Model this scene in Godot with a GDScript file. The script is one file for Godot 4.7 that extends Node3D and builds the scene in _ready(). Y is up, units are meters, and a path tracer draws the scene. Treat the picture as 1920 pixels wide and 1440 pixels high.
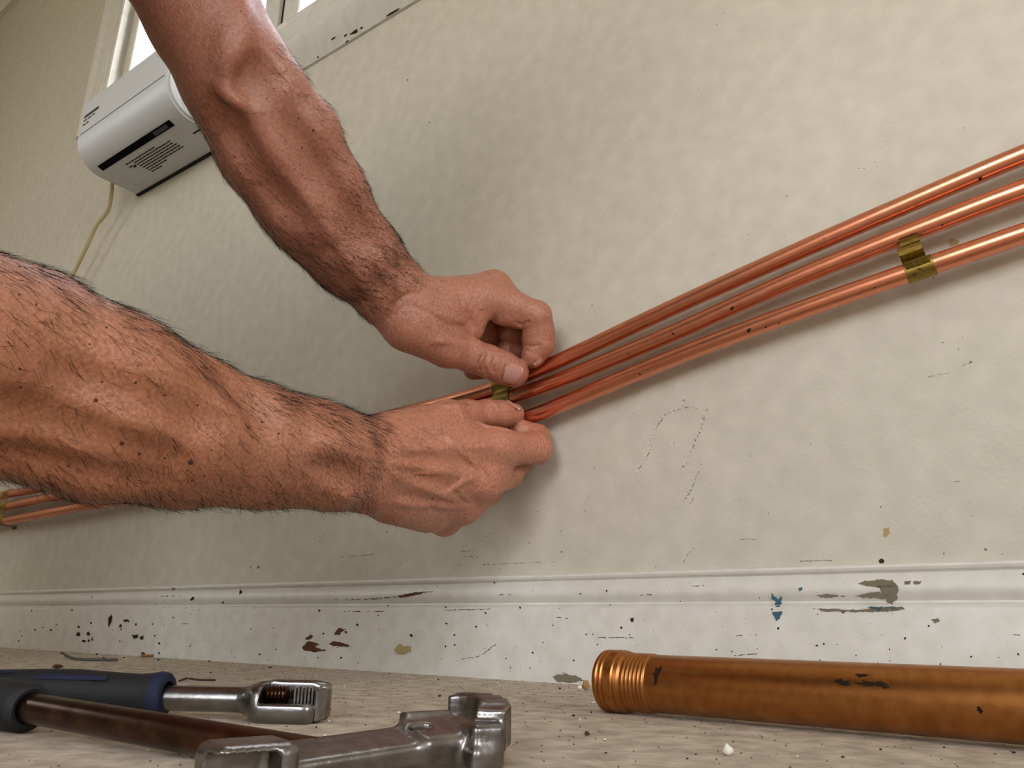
extends Node3D
# A plumber's hands press a brass clip over three copper pipes that run along a cream wall.
# World: the wall is the plane z = 0 and faces +z, the floor is y = 0, x runs along the wall; metres.

const EYE := Vector3(0.0, 0.044, 0.6072)
const FOCAL := 1442.0
var R := Basis()                     # columns: the camera's right, down and forward in the world
var taken := {}
var M := {}
var rng := RandomNumberGenerator.new()


func _ready() -> void:
	rng.seed = 7
	# ---- camera, sky, large lights, exposure
	R = Basis(Vector3(0.80788, 0.01609, -0.58913), Vector3(-0.16589, -0.95300, -0.25352), Vector3(-0.56552, 0.30254, -0.76724)).orthonormalized()
	var cam := Camera3D.new()
	cam.name = "camera"
	cam.fov = rad_to_deg(2.0 * atan(720.0 / FOCAL))
	cam.near = 0.01
	cam.transform = Transform3D(Basis(R.x, -R.y, -R.z), EYE)
	cam.current = true
	add_child(cam)
	var env := Environment.new()
	env.tonemap_mode = Environment.TONE_MAPPER_LINEAR
	env.tonemap_exposure = 1.35
	env.sdfgi_enabled = true
	env.ssao_enabled = true
	env.ssil_enabled = true
	env.background_mode = Environment.BG_SKY
	var sky := Sky.new()
	var sm := ProceduralSkyMaterial.new()
	sm.sky_top_color = Color(0.93, 0.95, 1.0)
	sm.sky_horizon_color = Color(1.0, 0.985, 0.95)
	sm.ground_bottom_color = Color(0.46, 0.43, 0.36)
	sm.ground_horizon_color = Color(0.68, 0.64, 0.56)
	sm.energy_multiplier = 8.0
	sky.sky_material = sm
	env.sky = sky
	var we := WorldEnvironment.new()
	we.name = "world_environment"
	we.environment = env
	add_child(we)
	make_materials()
	build_room()
	build_window()
	build_pipes()
	build_wall_unit()
	build_floor_pipe()
	build_wrenches()
	build_person()
	build_marks()
	build_debris()


# ------------------------------------------------------------------ from a pixel of the photograph to a place
func ray(px: float, py: float) -> Vector3:
	return R * Vector3((px - 960.0) / FOCAL, (py - 720.0) / FOCAL, 1.0)

func at(px: float, py: float, depth: float) -> Vector3:
	return EYE + ray(px, py) * depth

func on_wall(px: float, py: float, z := 0.0) -> Vector3:
	var d := ray(px, py)
	return EYE + d * ((z - EYE.z) / d.z)

func on_floor(px: float, py: float, y := 0.0) -> Vector3:
	var d := ray(px, py)
	return EYE + d * ((y - EYE.y) / d.y)


# ------------------------------------------------------------------ names and labels
func numbered(called: String) -> String:
	var n: int = taken.get(called, 0)
	taken[called] = n + 1
	return called if n == 0 else "%s_%03d" % [called, n]

func tag(o: Node, label := "", category := "", group := "", kind := "") -> Node:
	for e in [["label", label], ["category", category], ["group", group], ["kind", kind]]:
		if e[1] != "":
			o.set_meta(e[0], e[1])
	return o

func thing(called: String, label: String, category: String, where := Vector3.ZERO, group := "") -> Node3D:
	var o := Node3D.new()
	o.name = numbered(called)
	add_child(o)
	o.position = where
	tag(o, label, category, group)
	return o


# ------------------------------------------------------------------ mesh helpers
class MB:
	var v := PackedVector3Array()
	var n := PackedVector3Array()
	var c := PackedColorArray()
	var i := PackedInt32Array()
	var colored := false
	func vert(p: Vector3, nn: Vector3, col := Color.WHITE) -> int:
		v.append(p)
		n.append(nn)
		c.append(col)
		return v.size() - 1
	func tri(a: int, b: int, d: int) -> void:
		# front faces run clockwise
		var w := (v[a] - v[d]).cross(v[a] - v[b])
		if w.dot(n[a] + n[b] + n[d]) < 0.0:
			i.append_array([a, d, b])
		else:
			i.append_array([a, b, d])
	func quad(a: int, b: int, d: int, e: int) -> void:
		tri(a, b, d)
		tri(a, d, e)
	func flat(pts: Array, nn: Vector3, col := Color.WHITE) -> void:
		var k: Array[int] = []
		for p in pts:
			k.append(vert(p, nn, col))
		for j in range(1, pts.size() - 1):
			tri(k[0], k[j], k[j + 1])
	func mesh() -> ArrayMesh:
		var a := []
		a.resize(Mesh.ARRAY_MAX)
		a[Mesh.ARRAY_VERTEX] = v
		a[Mesh.ARRAY_NORMAL] = n
		if colored:
			a[Mesh.ARRAY_COLOR] = c
		a[Mesh.ARRAY_INDEX] = i
		var m := ArrayMesh.new()
		m.add_surface_from_arrays(Mesh.PRIMITIVE_TRIANGLES, a)
		return m

func put(mb: MB, called: String, mat: Material, parent: Node = null) -> MeshInstance3D:
	var o := MeshInstance3D.new()
	o.mesh = mb.mesh()
	o.material_override = null
	o.mesh.surface_set_material(0, mat)
	if parent == null:
		o.name = numbered(called)
		add_child(o)
	else:
		o.name = called
		parent.add_child(o, true)
	return o

func struct(mb: MB, called: String, mat: Material) -> MeshInstance3D:
	var o := put(mb, called, mat)
	o.set_meta("kind", "structure")
	return o

# A box with chamfered edges; basis b, half sizes h.
func box(mb: MB, o: Vector3, h: Vector3, b := Basis(), bev := 0.0) -> void:
	var ax: Array[Vector3] = [b.x, b.y, b.z]
	var hh: Array[float] = [h.x, h.y, h.z]
	for k in 3:
		var u := (k + 1) % 3
		var w := (k + 2) % 3
		for s in [-1.0, 1.0]:
			var cc: Vector3 = o + ax[k] * hh[k] * s
			var pu: Vector3 = ax[u] * (hh[u] - bev)
			var pw: Vector3 = ax[w] * (hh[w] - bev)
			mb.flat([cc - pu - pw, cc + pu - pw, cc + pu + pw, cc - pu + pw], ax[k] * s)
	if bev <= 0.0:
		return
	for k in 3:
		var u := (k + 1) % 3
		var w := (k + 2) % 3
		var along: Vector3 = ax[k] * (hh[k] - bev)
		for su in [-1.0, 1.0]:
			for sw in [-1.0, 1.0]:
				var p1: Vector3 = o + ax[u] * su * hh[u] + ax[w] * sw * (hh[w] - bev)
				var p2: Vector3 = o + ax[u] * su * (hh[u] - bev) + ax[w] * sw * hh[w]
				mb.flat([p1 - along, p1 + along, p2 + along, p2 - along], (ax[u] * su + ax[w] * sw).normalized())
	for sx in [-1.0, 1.0]:
		for sy in [-1.0, 1.0]:
			for sz in [-1.0, 1.0]:
				var q: Vector3 = b.x * sx * (h.x - bev) + b.y * sy * (h.y - bev) + b.z * sz * (h.z - bev)
				mb.flat([o + q + b.x * sx * bev, o + q + b.y * sy * bev, o + q + b.z * sz * bev], (b.x * sx + b.y * sy + b.z * sz).normalized())

# A tube along points; r is a number or one number for each point.
func tube(mb: MB, pts: PackedVector3Array, r: Variant, segs := 12, caps := true) -> void:
	var up := Vector3.UP
	var t0 := (pts[1] - pts[0]).normalized()
	if absf(t0.dot(up)) > 0.9:
		up = Vector3.RIGHT
	var side := t0.cross(up).normalized()
	var base := mb.v.size()
	for k in pts.size():
		var t := (pts[mini(k + 1, pts.size() - 1)] - pts[maxi(k - 1, 0)]).normalized()
		side = (side - t * side.dot(t)).normalized()
		var bi := t.cross(side)
		var rr: float = r[k] if r is Array or r is PackedFloat32Array else r
		for s in segs:
			var a := TAU * s / segs
			var d := side * cos(a) + bi * sin(a)
			mb.vert(pts[k] + d * rr, d)
	for k in pts.size() - 1:
		for s in segs:
			var s2 := (s + 1) % segs
			mb.quad(base + k * segs + s, base + k * segs + s2, base + (k + 1) * segs + s2, base + (k + 1) * segs + s)
	if caps:
		for e in [0, pts.size() - 1]:
			var t := (pts[1] - pts[0]).normalized() * -1.0 if e == 0 else (pts[e] - pts[e - 1]).normalized()
			var ring := []
			for s in segs:
				ring.append(mb.v[base + e * segs + s])
			mb.flat(ring, t)

# A profile of [distance along the axis, radius] turned round an axis; corners sharper than 35 degrees stay sharp.
func lathe(mb: MB, prof: Array, o: Vector3, axis: Vector3, segs := 32) -> void:
	axis = axis.normalized()
	var side := axis.cross(Vector3.UP if absf(axis.y) < 0.9 else Vector3.RIGHT).normalized()
	var bi := axis.cross(side)
	var nn := prof.size()
	var sn: Array[Vector2] = []
	for k in nn - 1:
		var d: Vector2 = Vector2(prof[k + 1][0], prof[k + 1][1]) - Vector2(prof[k][0], prof[k][1])
		sn.append(Vector2(-d.y, d.x).normalized())
	for k in nn - 1:
		var na := sn[k]
		var nb := sn[k]
		if k > 0 and sn[k - 1].dot(sn[k]) > 0.8:
			na = (sn[k - 1] + sn[k]).normalized()
		if k < nn - 2 and sn[k + 1].dot(sn[k]) > 0.8:
			nb = (sn[k + 1] + sn[k]).normalized()
		var base := mb.v.size()
		for s in segs:
			var a := TAU * s / segs
			var d := side * cos(a) + bi * sin(a)
			mb.vert(o + axis * float(prof[k][0]) + d * float(prof[k][1]), axis * na.x + d * na.y)
			mb.vert(o + axis * float(prof[k + 1][0]) + d * float(prof[k + 1][1]), axis * nb.x + d * nb.y)
		for s in segs:
			var s2 := (s + 1) % segs
			mb.quad(base + s * 2, base + s * 2 + 1, base + s2 * 2 + 1, base + s2 * 2)

# A 2-D profile swept straight: points p are o + bx * x + by * y, length along dir. Corners sharper than 35 degrees stay sharp. The profile runs with its outside on the left.
func sweep(mb: MB, prof: PackedVector2Array, o: Vector3, bx: Vector3, by: Vector3, dir: Vector3, closed := false, caps := true) -> void:
	var nn := prof.size()
	var cnt := nn if closed else nn - 1
	var sn: Array[Vector2] = []
	for k in cnt:
		var d := prof[(k + 1) % nn] - prof[k]
		sn.append(Vector2(-d.y, d.x).normalized())
	for k in cnt:
		var na := sn[k]
		var nb := sn[k]
		var kp := k - 1 if k > 0 else (cnt - 1 if closed else -1)
		var kn := k + 1 if k < cnt - 1 else (0 if closed else -1)
		if kp >= 0 and sn[kp].dot(sn[k]) > 0.8:
			na = (sn[kp] + sn[k]).normalized()
		if kn >= 0 and sn[kn].dot(sn[k]) > 0.8:
			nb = (sn[kn] + sn[k]).normalized()
		var p0 := o + bx * prof[k].x + by * prof[k].y
		var q := prof[(k + 1) % nn]
		var p1 := o + bx * q.x + by * q.y
		var n0 := bx * na.x + by * na.y
		var n1 := bx * nb.x + by * nb.y
		mb.quad(mb.vert(p0, n0), mb.vert(p1, n1), mb.vert(p1 + dir, n1), mb.vert(p0 + dir, n0))
	if caps:
		var idx := Geometry2D.triangulate_polygon(prof)
		for e in 2:
			var nrm := dir.normalized() * (1.0 if e == 1 else -1.0)
			var off := dir * float(e)
			for k in range(0, idx.size(), 3):
				var a: Array[int] = []
				for j in 3:
					var p := prof[idx[k + j]]
					a.append(mb.vert(o + bx * p.x + by * p.y + off, nrm))
				mb.tri(a[0], a[1], a[2])

func spline(pts: Array, steps := 8) -> PackedVector3Array:
	var out := PackedVector3Array()
	for k in pts.size() - 1:
		var p0: Vector3 = pts[maxi(k - 1, 0)]
		var p1: Vector3 = pts[k]
		var p2: Vector3 = pts[k + 1]
		var p3: Vector3 = pts[mini(k + 2, pts.size() - 1)]
		for s in steps:
			out.append(p1.cubic_interpolate(p2, p0, p3, float(s) / steps))
	out.append(pts[pts.size() - 1])
	return out


# ------------------------------------------------------------------ materials
func noise_tex(size: int, freq: float, octaves: int, lo: Color, hi: Color, sd: int, kind := FastNoiseLite.TYPE_SIMPLEX_SMOOTH, mid_at := 0.5) -> NoiseTexture2D:
	var f := FastNoiseLite.new()
	f.noise_type = kind
	f.seed = sd
	f.frequency = freq
	f.fractal_octaves = octaves
	var t := NoiseTexture2D.new()
	t.width = size
	t.height = size
	t.seamless = true
	t.noise = f
	var g := Gradient.new()
	g.set_color(0, lo)
	g.set_color(1, hi)
	g.add_point(mid_at, lo.lerp(hi, 0.5))
	t.color_ramp = g
	return t

func grey_tex(size: int, freq: float, octaves: int, sd: int, kind := FastNoiseLite.TYPE_SIMPLEX_SMOOTH) -> NoiseTexture2D:
	return noise_tex(size, freq, octaves, Color.BLACK, Color.WHITE, sd, kind)

func mat(called: String, col: Color, rough: float, metal := 0.0) -> StandardMaterial3D:
	var m := StandardMaterial3D.new()
	m.resource_name = called
	m.albedo_color = col
	m.roughness = rough
	m.metallic = metal
	M[called] = m
	return m

func textured(m: StandardMaterial3D, albedo: Texture2D, height: Texture2D, scale: float, relief_cm: float, rough: Texture2D = null) -> StandardMaterial3D:
	m.uv1_triplanar = true
	m.uv1_world_triplanar = true
	m.uv1_scale = Vector3.ONE * scale
	if albedo:
		m.albedo_texture = albedo
	if height:
		m.heightmap_enabled = true
		m.heightmap_texture = height
		m.heightmap_scale = relief_cm
	if rough:
		m.roughness_texture = rough
		m.roughness_texture_channel = BaseMaterial3D.TEXTURE_CHANNEL_RED
	return m

func make_materials() -> void:
	textured(mat("wall_paint", Color(0.795, 0.77, 0.705), 0.7), noise_tex(512, 0.008, 5, Color(0.93, 0.93, 0.92), Color(1, 1, 1), 3), grey_tex(1024, 0.03, 4, 11), 7.0, 0.016)
	mat("room_paint", Color(0.80, 0.765, 0.70), 0.8)
	textured(mat("white_gloss", Color(0.86, 0.85, 0.82), 0.38), noise_tex(512, 0.02, 4, Color(0.92, 0.92, 0.90), Color(1, 1, 1), 5), grey_tex(512, 0.03, 3, 12), 4.0, 0.015)
	textured(mat("skirting_paint", Color(0.86, 0.845, 0.81), 0.4), noise_tex(512, 0.02, 5, Color(0.92, 0.92, 0.90), Color(1, 1, 1), 6), grey_tex(512, 0.02, 4, 13), 4.0, 0.008)
	textured(mat("concrete", Color(0.80, 0.76, 0.695), 0.9), noise_tex(1024, 0.012, 6, Color(0.74, 0.71, 0.67), Color(1.0, 0.99, 0.97), 7), grey_tex(1024, 0.04, 5, 14), 4.0, 0.05)
	mat("ceiling_paint", Color(0.93, 0.93, 0.91), 0.85)
	textured(mat("copper", Color(0.90, 0.60, 0.47), 0.26, 1.0), noise_tex(512, 0.03, 4, Color(0.93, 0.90, 0.89), Color(1, 1, 1), 8), null, 6.0, 0.0, null)
	textured(mat("old_copper", Color(0.76, 0.53, 0.31), 0.33, 1.0), noise_tex(512, 0.03, 5, Color(0.84, 0.78, 0.72), Color(1, 1, 1), 18), grey_tex(512, 0.05, 3, 19), 9.0, 0.002)
	textured(mat("brass", Color(0.66, 0.56, 0.30), 0.42, 1.0), noise_tex(512, 0.03, 4, Color(0.70, 0.68, 0.60), Color(1, 1, 1), 20), grey_tex(512, 0.05, 3, 21), 12.0, 0.006)
	textured(mat("steel", Color(0.62, 0.61, 0.60), 0.28, 1.0), noise_tex(512, 0.02, 4, Color(0.72, 0.72, 0.72), Color(1, 1, 1), 22), grey_tex(512, 0.06, 3, 23), 10.0, 0.008)
	textured(mat("forged_steel", Color(0.62, 0.605, 0.60), 0.32, 1.0), noise_tex(512, 0.02, 5, Color(0.66, 0.65, 0.63), Color(1, 1, 1), 24), grey_tex(512, 0.05, 4, 25), 12.0, 0.014)
	textured(mat("brown_steel", Color(0.42, 0.30, 0.22), 0.3, 1.0), noise_tex(512, 0.02, 5, Color(0.50, 0.45, 0.42), Color(1, 1, 1), 26), null, 8.0, 0.0)
	textured(mat("black_rubber", Color(0.05, 0.05, 0.055), 0.7), null, grey_tex(512, 0.08, 2, 27), 14.0, 0.006)
	mat("blue_rubber", Color(0.045, 0.075, 0.19), 0.75)
	textured(mat("white_plastic", Color(0.80, 0.81, 0.82), 0.42), null, grey_tex(512, 0.09, 2, 28), 8.0, 0.003)
	mat("black_plastic", Color(0.03, 0.03, 0.035), 0.85).metallic_specular = 0.2
	mat("print_ink", Color(0.13, 0.13, 0.14), 0.7)
	mat("smoked_lens", Color(0.25, 0.27, 0.30), 0.2)
	mat("cord_plastic", Color(0.72, 0.66, 0.48), 0.55)
	var glass := mat("window_glass", Color(1, 1, 1, 0.04), 0.02)
	glass.transparency = BaseMaterial3D.TRANSPARENCY_ALPHA
	mat("dark_gap", Color(0.07, 0.07, 0.075), 0.8)
	mat("chip_dark", Color(0.22, 0.185, 0.15), 0.9)
	mat("chip_grey", Color(0.47, 0.44, 0.37), 0.9)
	mat("chip_brown", Color(0.37, 0.26, 0.18), 0.9)
	mat("chip_blue", Color(0.27, 0.39, 0.44), 0.8)
	mat("chip_plaster", Color(0.87, 0.845, 0.79), 0.9)
	mat("stain_tan", Color(0.66, 0.58, 0.42), 0.8)
	mat("crumb_white", Color(0.88, 0.86, 0.80), 0.8)
	mat("crumb_brown", Color(0.30, 0.17, 0.10), 0.9)
	mat("crumb_black", Color(0.05, 0.045, 0.04), 0.8)
	mat("crumb_green", Color(0.02, 0.30, 0.22), 0.6)
	mat("crumb_grey", Color(0.36, 0.34, 0.31), 0.9)
	mat("crumb_tan", Color(0.60, 0.45, 0.28), 0.9)
	mat("lamp_glass", Color(0.95, 0.93, 0.88), 0.5)
	var skin := mat("skin", Color(1, 1, 1), 0.46)
	skin.vertex_color_use_as_albedo = true
	skin.uv1_triplanar = true
	skin.uv1_world_triplanar = true
	skin.uv1_scale = Vector3.ONE * 9.0
	skin.albedo_texture = noise_tex(1024, 0.03, 5, Color(0.72, 0.56, 0.49), Color(1.0, 1.0, 1.0), 31)
	skin.heightmap_enabled = true
	skin.heightmap_texture = grey_tex(1024, 0.06, 3, 32, FastNoiseLite.TYPE_CELLULAR)
	skin.heightmap_scale = 0.035
	skin.subsurf_scatter_enabled = true
	skin.subsurf_scatter_strength = 0.12
	mat("hair", Color(0.09, 0.065, 0.05), 0.6).metallic_specular = 0.3
	mat("mole", Color(0.27, 0.12, 0.08), 0.6)
	mat("freckle", Color(0.47, 0.25, 0.16), 0.6)
	mat("nail", Color(0.72, 0.53, 0.49), 0.3)
	mat("nail_edge", Color(0.90, 0.82, 0.74), 0.4)
	mat("shirt_cloth", Color(0.16, 0.18, 0.22), 0.9)
	mat("trouser_cloth", Color(0.20, 0.21, 0.25), 0.9)
	mat("tarnish", Color(0.17, 0.12, 0.09), 0.85)
	skin.normal_enabled = true
	var fine := grey_tex(1024, 0.09, 3, 33)
	fine.as_normal_map = true
	fine.color_ramp = null
	fine.bump_strength = 3.0
	skin.normal_texture = fine
	skin.normal_scale = 0.9
	skin.roughness = 0.45
	skin.metallic_specular = 0.6
	for k in ["chip_dark", "chip_grey", "chip_brown", "chip_blue", "chip_plaster", "stain_tan", "tarnish"]:
		M[k].metallic_specular = 0.15


# ------------------------------------------------------------------ the room
const X0 := -2.9
const X1 := 1.75
const Z1 := 2.4
const TOP := 2.08
const WX0 := -1.536        # the window opening
const WX1 := -0.05
const WY0 := 0.985
const WY1 := 1.74
const SKIRT := 0.0915

# front face of the skirting board at a height
var skirt_prof := PackedVector2Array([Vector2(0.0, 0.0915), Vector2(0.0050, 0.0915), Vector2(0.0078, 0.0907), Vector2(0.0088, 0.0888), Vector2(0.0080, 0.0870), Vector2(0.0060, 0.0860), Vector2(0.0054, 0.0852), Vector2(0.0066, 0.0838), Vector2(0.0098, 0.0815), Vector2(0.0122, 0.0780), Vector2(0.0130, 0.0740), Vector2(0.0120, 0.0705), Vector2(0.0096, 0.0678), Vector2(0.0084, 0.0662), Vector2(0.0088, 0.0650), Vector2(0.0120, 0.0642), Vector2(0.0160, 0.0632), Vector2(0.0182, 0.0614), Vector2(0.0188, 0.0585), Vector2(0.0190, 0.0), Vector2(0.0, 0.0)])

func skirt_z(y: float) -> float:
	for k in skirt_prof.size() - 2:
		var a := skirt_prof[k]
		var b := skirt_prof[k + 1]
		if y <= a.y and y >= b.y and a.y > b.y:
			return lerpf(a.x, b.x, (a.y - y) / (a.y - b.y))
	return 0.0

func on_face(px: float, py: float, lift := 0.0003) -> Vector3:
	# the wall or, below its top, the skirting
	var p := on_wall(px, py, lift)
	if p.y > SKIRT + 0.0005:
		return p
	var z := 0.012
	for k in 12:
		p = on_wall(px, py, z + lift)
		z = skirt_z(clampf(p.y, 0.0, SKIRT - 0.0001))
	return p

func boxy(mb: MB, a: Vector3, b: Vector3, bev := 0.0) -> void:
	box(mb, (a + b) * 0.5, (b - a).abs() * 0.5, Basis(), bev)

func build_room() -> void:
	var mb := MB.new()
	var T := 0.14
	boxy(mb, Vector3(X0 - T, 0, -T), Vector3(WX0, TOP, 0))
	boxy(mb, Vector3(WX1, 0, -T), Vector3(X1 + T, TOP, 0))
	boxy(mb, Vector3(WX0, 0, -T), Vector3(WX1, WY0, 0))
	boxy(mb, Vector3(WX0, WY1, -T), Vector3(WX1, TOP, 0))
	struct(mb, "wall_front", M.wall_paint)
	# the left wall and the wall behind the camera have wide windows; their daylight falls on the pipes and hands
	mb = MB.new()
	var lz0 := 1.38
	var lz1 := 2.15
	var ly0 := 0.95
	var ly1 := 1.95
	boxy(mb, Vector3(X0 - T, 0, 0), Vector3(X0, TOP, lz0))
	boxy(mb, Vector3(X0 - T, 0, lz1), Vector3(X0, TOP, Z1))
	boxy(mb, Vector3(X0 - T, 0, lz0), Vector3(X0, ly0, lz1))
	boxy(mb, Vector3(X0 - T, ly1, lz0), Vector3(X0, TOP, lz1))
	struct(mb, "wall_left", M.room_paint)
	mb = MB.new()
	for z in [lz0, (lz0 + lz1) * 0.5 - 0.03, lz1 - 0.06]:
		boxy(mb, Vector3(X0 - 0.09, ly0, z), Vector3(X0 - 0.03, ly1, z + 0.06), 0.004)
	for y in [ly0, ly1 - 0.06]:
		boxy(mb, Vector3(X0 - 0.09, y, lz0), Vector3(X0 - 0.03, y + 0.06, lz1), 0.004)
	struct(mb, "window_2", M.white_gloss)
	mb = MB.new()
	var rz0 := 0.55
	var rz1 := 1.55
	var ry0 := 0.42
	var ry1 := 1.50
	boxy(mb, Vector3(X1, 0, 0), Vector3(X1 + T, TOP, rz0))
	boxy(mb, Vector3(X1, 0, rz1), Vector3(X1 + T, TOP, Z1))
	boxy(mb, Vector3(X1, 0, rz0), Vector3(X1 + T, ry0, rz1))
	boxy(mb, Vector3(X1, ry1, rz0), Vector3(X1 + T, TOP, rz1))
	struct(mb, "wall_right", M.room_paint)
	mb = MB.new()
	for z in [rz0, rz1 - 0.06]:
		boxy(mb, Vector3(X1 + 0.03, ry0, z), Vector3(X1 + 0.09, ry1, z + 0.06), 0.004)
	for y in [ry0, ry1 - 0.06]:
		boxy(mb, Vector3(X1 + 0.03, y, rz0), Vector3(X1 + 0.09, y + 0.06, rz1), 0.004)
	struct(mb, "window_4", M.white_gloss)
	mb = MB.new()
	var bx0 := -0.15
	var bx1 := 1.0
	var by0 := 0.38
	var by1 := 1.70
	boxy(mb, Vector3(X0 - T, 0, Z1), Vector3(bx0, TOP, Z1 + T))
	boxy(mb, Vector3(bx1, 0, Z1), Vector3(X1 + T, TOP, Z1 + T))
	boxy(mb, Vector3(bx0, 0, Z1), Vector3(bx1, by0, Z1 + T))
	boxy(mb, Vector3(bx0, by1, Z1), Vector3(bx1, TOP, Z1 + T))
	struct(mb, "wall_back", M.room_paint)
	mb = MB.new()
	for x in [bx0, (bx0 + bx1) * 0.5 - 0.03, bx1 - 0.06]:
		boxy(mb, Vector3(x, by0, Z1 + 0.03), Vector3(x + 0.06, by1, Z1 + 0.09), 0.004)
	for y in [by0, by1 - 0.06]:
		boxy(mb, Vector3(bx0, y, Z1 + 0.03), Vector3(bx1, y + 0.06, Z1 + 0.09), 0.004)
	struct(mb, "window_3", M.white_gloss)
	mb = MB.new()
	boxy(mb, Vector3(X0 - T, -0.1, -T), Vector3(X1 + T, 0, Z1 + T))
	struct(mb, "floor", M.concrete)
	mb = MB.new()
	boxy(mb, Vector3(X0 - T, TOP, -T), Vector3(X1 + T, TOP + 0.1, Z1 + T))
	struct(mb, "ceiling", M.ceiling_paint)
	mb = MB.new()
	sweep(mb, PackedVector2Array([Vector2(0.0, TOP), Vector2(0.07, TOP), Vector2(0.07, TOP - 0.02), Vector2(0.055, TOP - 0.06), Vector2(0.03, TOP - 0.13), Vector2(0.018, TOP - 0.2), Vector2(0.018, 1.822), Vector2(0.014, 1.814), Vector2(0.0, 1.814)]), Vector3(X0, 0, 0), Vector3(0, 0, 1), Vector3.UP, Vector3(X1 - X0, 0, 0))
	struct(mb, "trim_1", M.white_gloss)
	mb = MB.new()
	sweep(mb, skirt_prof, Vector3(X0, 0, 0), Vector3(0, 0, 1), Vector3.UP, Vector3(X1 - X0, 0, 0))
	struct(mb, "baseboard_front", M.skirting_paint)

func build_window() -> void:
	var win := Node3D.new()
	win.name = "window_1"
	add_child(win)
	win.set_meta("kind", "structure")
	# moulded casing round the opening: profile across its width (0 = inner edge) against the distance from the wall
	var w := 0.0925
	var prof := PackedVector2Array([Vector2(0.0, -0.01), Vector2(0.0, 0.012), Vector2(0.004, 0.0145), Vector2(0.012, 0.0145), Vector2(0.016, 0.0115), Vector2(0.020, 0.0150), Vector2(0.028, 0.0155), Vector2(0.040, 0.0165), Vector2(0.052, 0.0180), Vector2(0.058, 0.0165), Vector2(0.062, 0.0205), Vector2(0.072, 0.0225), Vector2(0.080, 0.0215), Vector2(0.084, 0.0170), Vector2(0.089, 0.0120), Vector2(w, 0.008), Vector2(w, 0.0)])
	var mb := MB.new()
	sweep(mb, prof, Vector3(WX0, WY0 + 0.055, 0), Vector3(-1, 0, 0), Vector3(0, 0, 1), Vector3(0, WY1 - WY0 + 0.035, 0))
	put(mb, "casing", M.white_gloss, win)
	mb = MB.new()
	sweep(mb, prof, Vector3(WX1, WY0 - 0.09, 0), Vector3(1, 0, 0), Vector3(0, 0, 1), Vector3(0, WY1 - WY0 + 0.18, 0))
	put(mb, "casing", M.white_gloss, win)
	mb = MB.new()
	sweep(mb, prof, Vector3(WX0 - w, WY1, 0), Vector3.UP, Vector3(0, 0, 1), Vector3(WX1 - WX0 + 2 * w, 0, 0))
	put(mb, "casing", M.white_gloss, win)
	# bottom rail: flat face above, a bright nosing, a bevel that faces the floor below
	mb = MB.new()
	sweep(mb, PackedVector2Array([Vector2(0.0, -0.01), Vector2(0.0, 0.010), Vector2(0.006, 0.012), Vector2(0.012, 0.010), Vector2(0.014, 0.013), Vector2(0.060, 0.016), Vector2(0.066, 0.019), Vector2(0.070, 0.022), Vector2(0.074, 0.0275), Vector2(0.0785, 0.030), Vector2(0.0835, 0.028), Vector2(0.104, 0.013), Vector2(0.116, 0.004), Vector2(0.1165, 0.0)]), Vector3(-1.40, WY0 + 0.001, 0), Vector3.DOWN, Vector3(0, 0, 1), Vector3(WX1 + 0.05 + 1.40, 0, 0))
	put(mb, "sill", M.white_gloss, win)
	# sashes with the dark joint between them, and the panes
	mb = MB.new()
	var mx := -0.965
	for x in [WX0, mx - 0.05, mx + 0.008, WX1 - 0.03]:
		boxy(mb, Vector3(x, WY0, -0.055), Vector3(x + (0.03 if x == WX0 or x > mx + 0.1 else 0.042), WY1, -0.012), 0.002)
	for y in [WY0, WY1 - 0.03]:
		boxy(mb, Vector3(WX0 + 0.03, y, -0.052), Vector3(WX1 - 0.03, y + (0.012 if y == WY0 else 0.03), -0.014), 0.002)
	put(mb, "sash_frame", M.white_gloss, win)
	mb = MB.new()
	boxy(mb, Vector3(mx - 0.008, WY0 + 0.012, -0.05), Vector3(mx + 0.008, WY1 - 0.03, -0.02))
	put(mb, "joint_seal", M.dark_gap, win)
	for e in [[WX0 + 0.03, mx - 0.05], [mx + 0.05, WX1 - 0.03]]:
		mb = MB.new()
		boxy(mb, Vector3(e[0], WY0 + 0.012, -0.036), Vector3(e[1], WY1 - 0.03, -0.032))
		put(mb, "pane", M.window_glass, win)


# ------------------------------------------------------------------ the three pipes and their clips
const PZ := 0.020
const PR := 0.0074
var pipe_xy := [
	[[-2.88, 0.264], [-2.3, 0.2635], [-1.95, 0.263], [-1.6, 0.2625], [-1.2, 0.2615], [-0.8, 0.263], [-0.6, 0.267], [-0.477, 0.2730], [-0.433, 0.2790], [-0.39, 0.2865], [-0.35, 0.2950], [-0.255, 0.3165], [-0.143, 0.3395], [-0.03, 0.3605], [0.03, 0.3705], [0.25, 0.405], [1.74, 0.640]],
	[[-2.88, 0.235], [-2.3, 0.237], [-1.95, 0.2385], [-1.6, 0.2395], [-1.39, 0.2425], [-0.9, 0.246], [-0.6, 0.252], [-0.477, 0.2575], [-0.423, 0.2630], [-0.367, 0.2710], [-0.308, 0.2820], [-0.256, 0.2925], [-0.145, 0.3165], [-0.034, 0.3350], [0.03, 0.3440], [0.25, 0.374], [1.74, 0.580]],
	[[-2.88, 0.206], [-2.3, 0.209], [-1.95, 0.211], [-1.58, 0.213], [-1.33, 0.2170], [-1.2, 0.2185], [-0.8, 0.222], [-0.6, 0.2265], [-0.477, 0.232], [-0.406, 0.2395], [-0.367, 0.2470], [-0.258, 0.2695], [-0.148, 0.2880], [-0.038, 0.3030], [0.03, 0.3120], [0.25, 0.340], [1.74, 0.520]]]

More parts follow.
